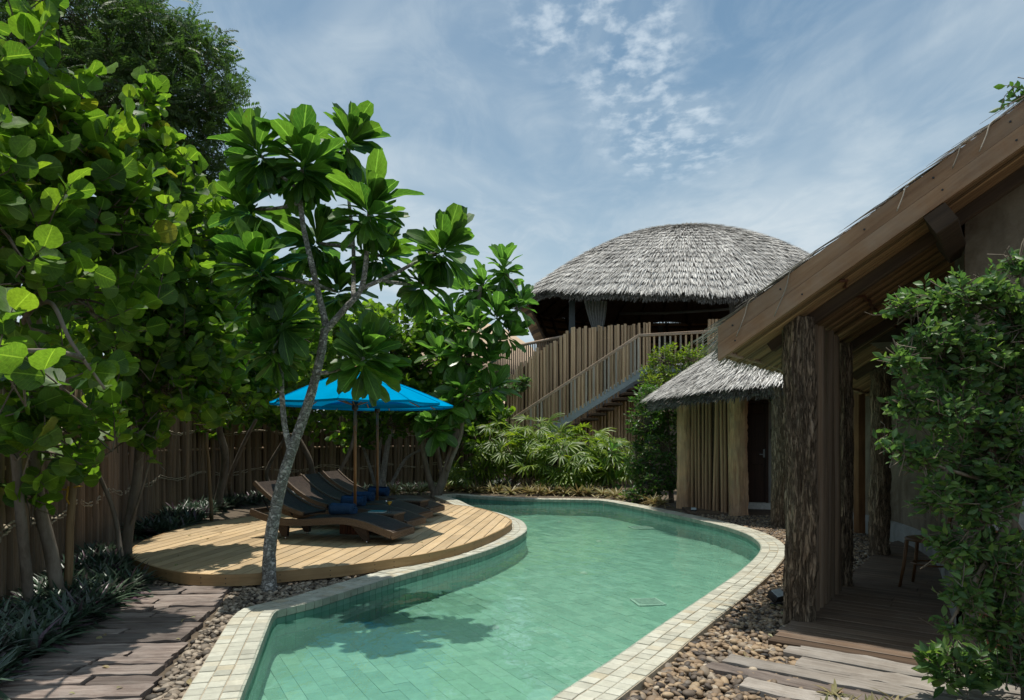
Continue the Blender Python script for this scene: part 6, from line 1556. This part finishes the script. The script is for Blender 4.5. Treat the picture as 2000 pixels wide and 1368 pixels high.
# ground cover of oyster plants along the fence (stuff) and litter
def ground_cover(name, pts, L, mat, label, nper=12):
    ms = []
    for x, y in pts:
        b = Vector((x, y, random.uniform(.0, .05)))
        for i in range(nper):
            a = random.uniform(0, 6.28); el = random.uniform(.25, 1.35); d_ = Vector((math.cos(a)*math.cos(el), math.sin(a)*math.cos(el), math.sin(el)))
            ms.append(basis(b+d_*.015, d_, Vector((0, 0, 1))-d_*.3+rv(.1), L*random.uniform(.6, 1.25), L*1.25))
    cut = [[], [], []]
    for q_ in ms: cut[random.randrange(3)].append(q_)
    o = put(name, join_meshes([instance_mesh(name, *LANCE[k], c_, mat) for k, c_ in enumerate(cut) if c_], mat)); struct(o, 'stuff'); o['label'] = label; o['category'] = 'ground cover'
pts = []
while len(pts) < 620:
    y = random.uniform(3.0, 7.9); fx = float(np.interp(y, [p[1] for p in FEN[:6]], [p[0] for p in FEN[:6]])) if y > 5.1 else -4.2; lx = -2.86-(y-3.6)*.215 if y < 6.5 else -3.6-(y-6.5)*.75
    if lx-.05 > fx+.25:
        x = random.uniform(fx+.2, lx-.02)
        if inframe((x, y, .1), 60): pts.append((x, y))
ground_cover('oyster_plants', pts, .22, 'leaf_rhoeo', 'dark grey-green oyster plants covering the ground between fence and sleeper path')
pts = []
while len(pts) < 420:
    i = random.randrange(len(fpath)); p = fpath[i]
    if p[1] < 9.5: continue
    t = fpath[min(i+1, len(fpath)-1)]-fpath[max(i-1, 0)]; t /= np.linalg.norm(t)+1e-9; q_ = p+np.array((t[1], -t[0]))*random.uniform(.25, .95)
    if not inside(q_, DECK): pts.append((q_[0], q_[1]))
ground_cover('oyster_plants', pts, .24, 'leaf_rhoeo', 'dark green strap-leaved plants at the foot of the fence behind the deck')
# dry grass tufts at the sleepers' end
pts = []
for _ in range(160):
    p = FK(random.uniform(-1.45, -.85), random.uniform(.5, 1.9)); pts.append((p.x, p.y))
for _ in range(60):
    p = FK(random.uniform(-.9, -.2), random.uniform(1.55, 2.0)); pts.append((p.x, p.y))
ground_cover('dry_grass', pts, .10, 'grass_dry', 'short dry grass and weeds round the ends of the pale sleepers', 6)
# fallen leaf litter
ms = []
for _ in range(420):
    x, y = random.uniform(-4, 4), random.uniform(3, 18)
    if not inframe((x, y, 0)) or inside((x, y), cop_test) or inside((x, y), DECK) or inside((x, y), VERP): continue
    ms.append(basis(Vector((x, y, .055)), Vector((random.gauss(0, 1), random.gauss(0, 1), 0)), Vector((0, 0, 1))+rv(.2), random.uniform(.03, .07)))
for _ in range(60):
    x, y = random.uniform(-4.4, -.3), random.uniform(6.6, 12.5)
    if inside((x, y), [tuple(p) for p in (DK-dn*.08)]): ms.append(basis(Vector((x, y, ZD+.008)), Vector((random.gauss(0, 1), random.gauss(0, 1), 0)), Vector((0, 0, 1))+rv(.15), random.uniform(.03, .065)))
o = put('leaf_litter', instance_mesh('leaf_litter', *SMALL[1], ms, 'leaf_brom')); struct(o, 'stuff'); o['label'] = 'scattered small fallen leaves on soil and pebbles'; o['category'] = 'leaf litter'
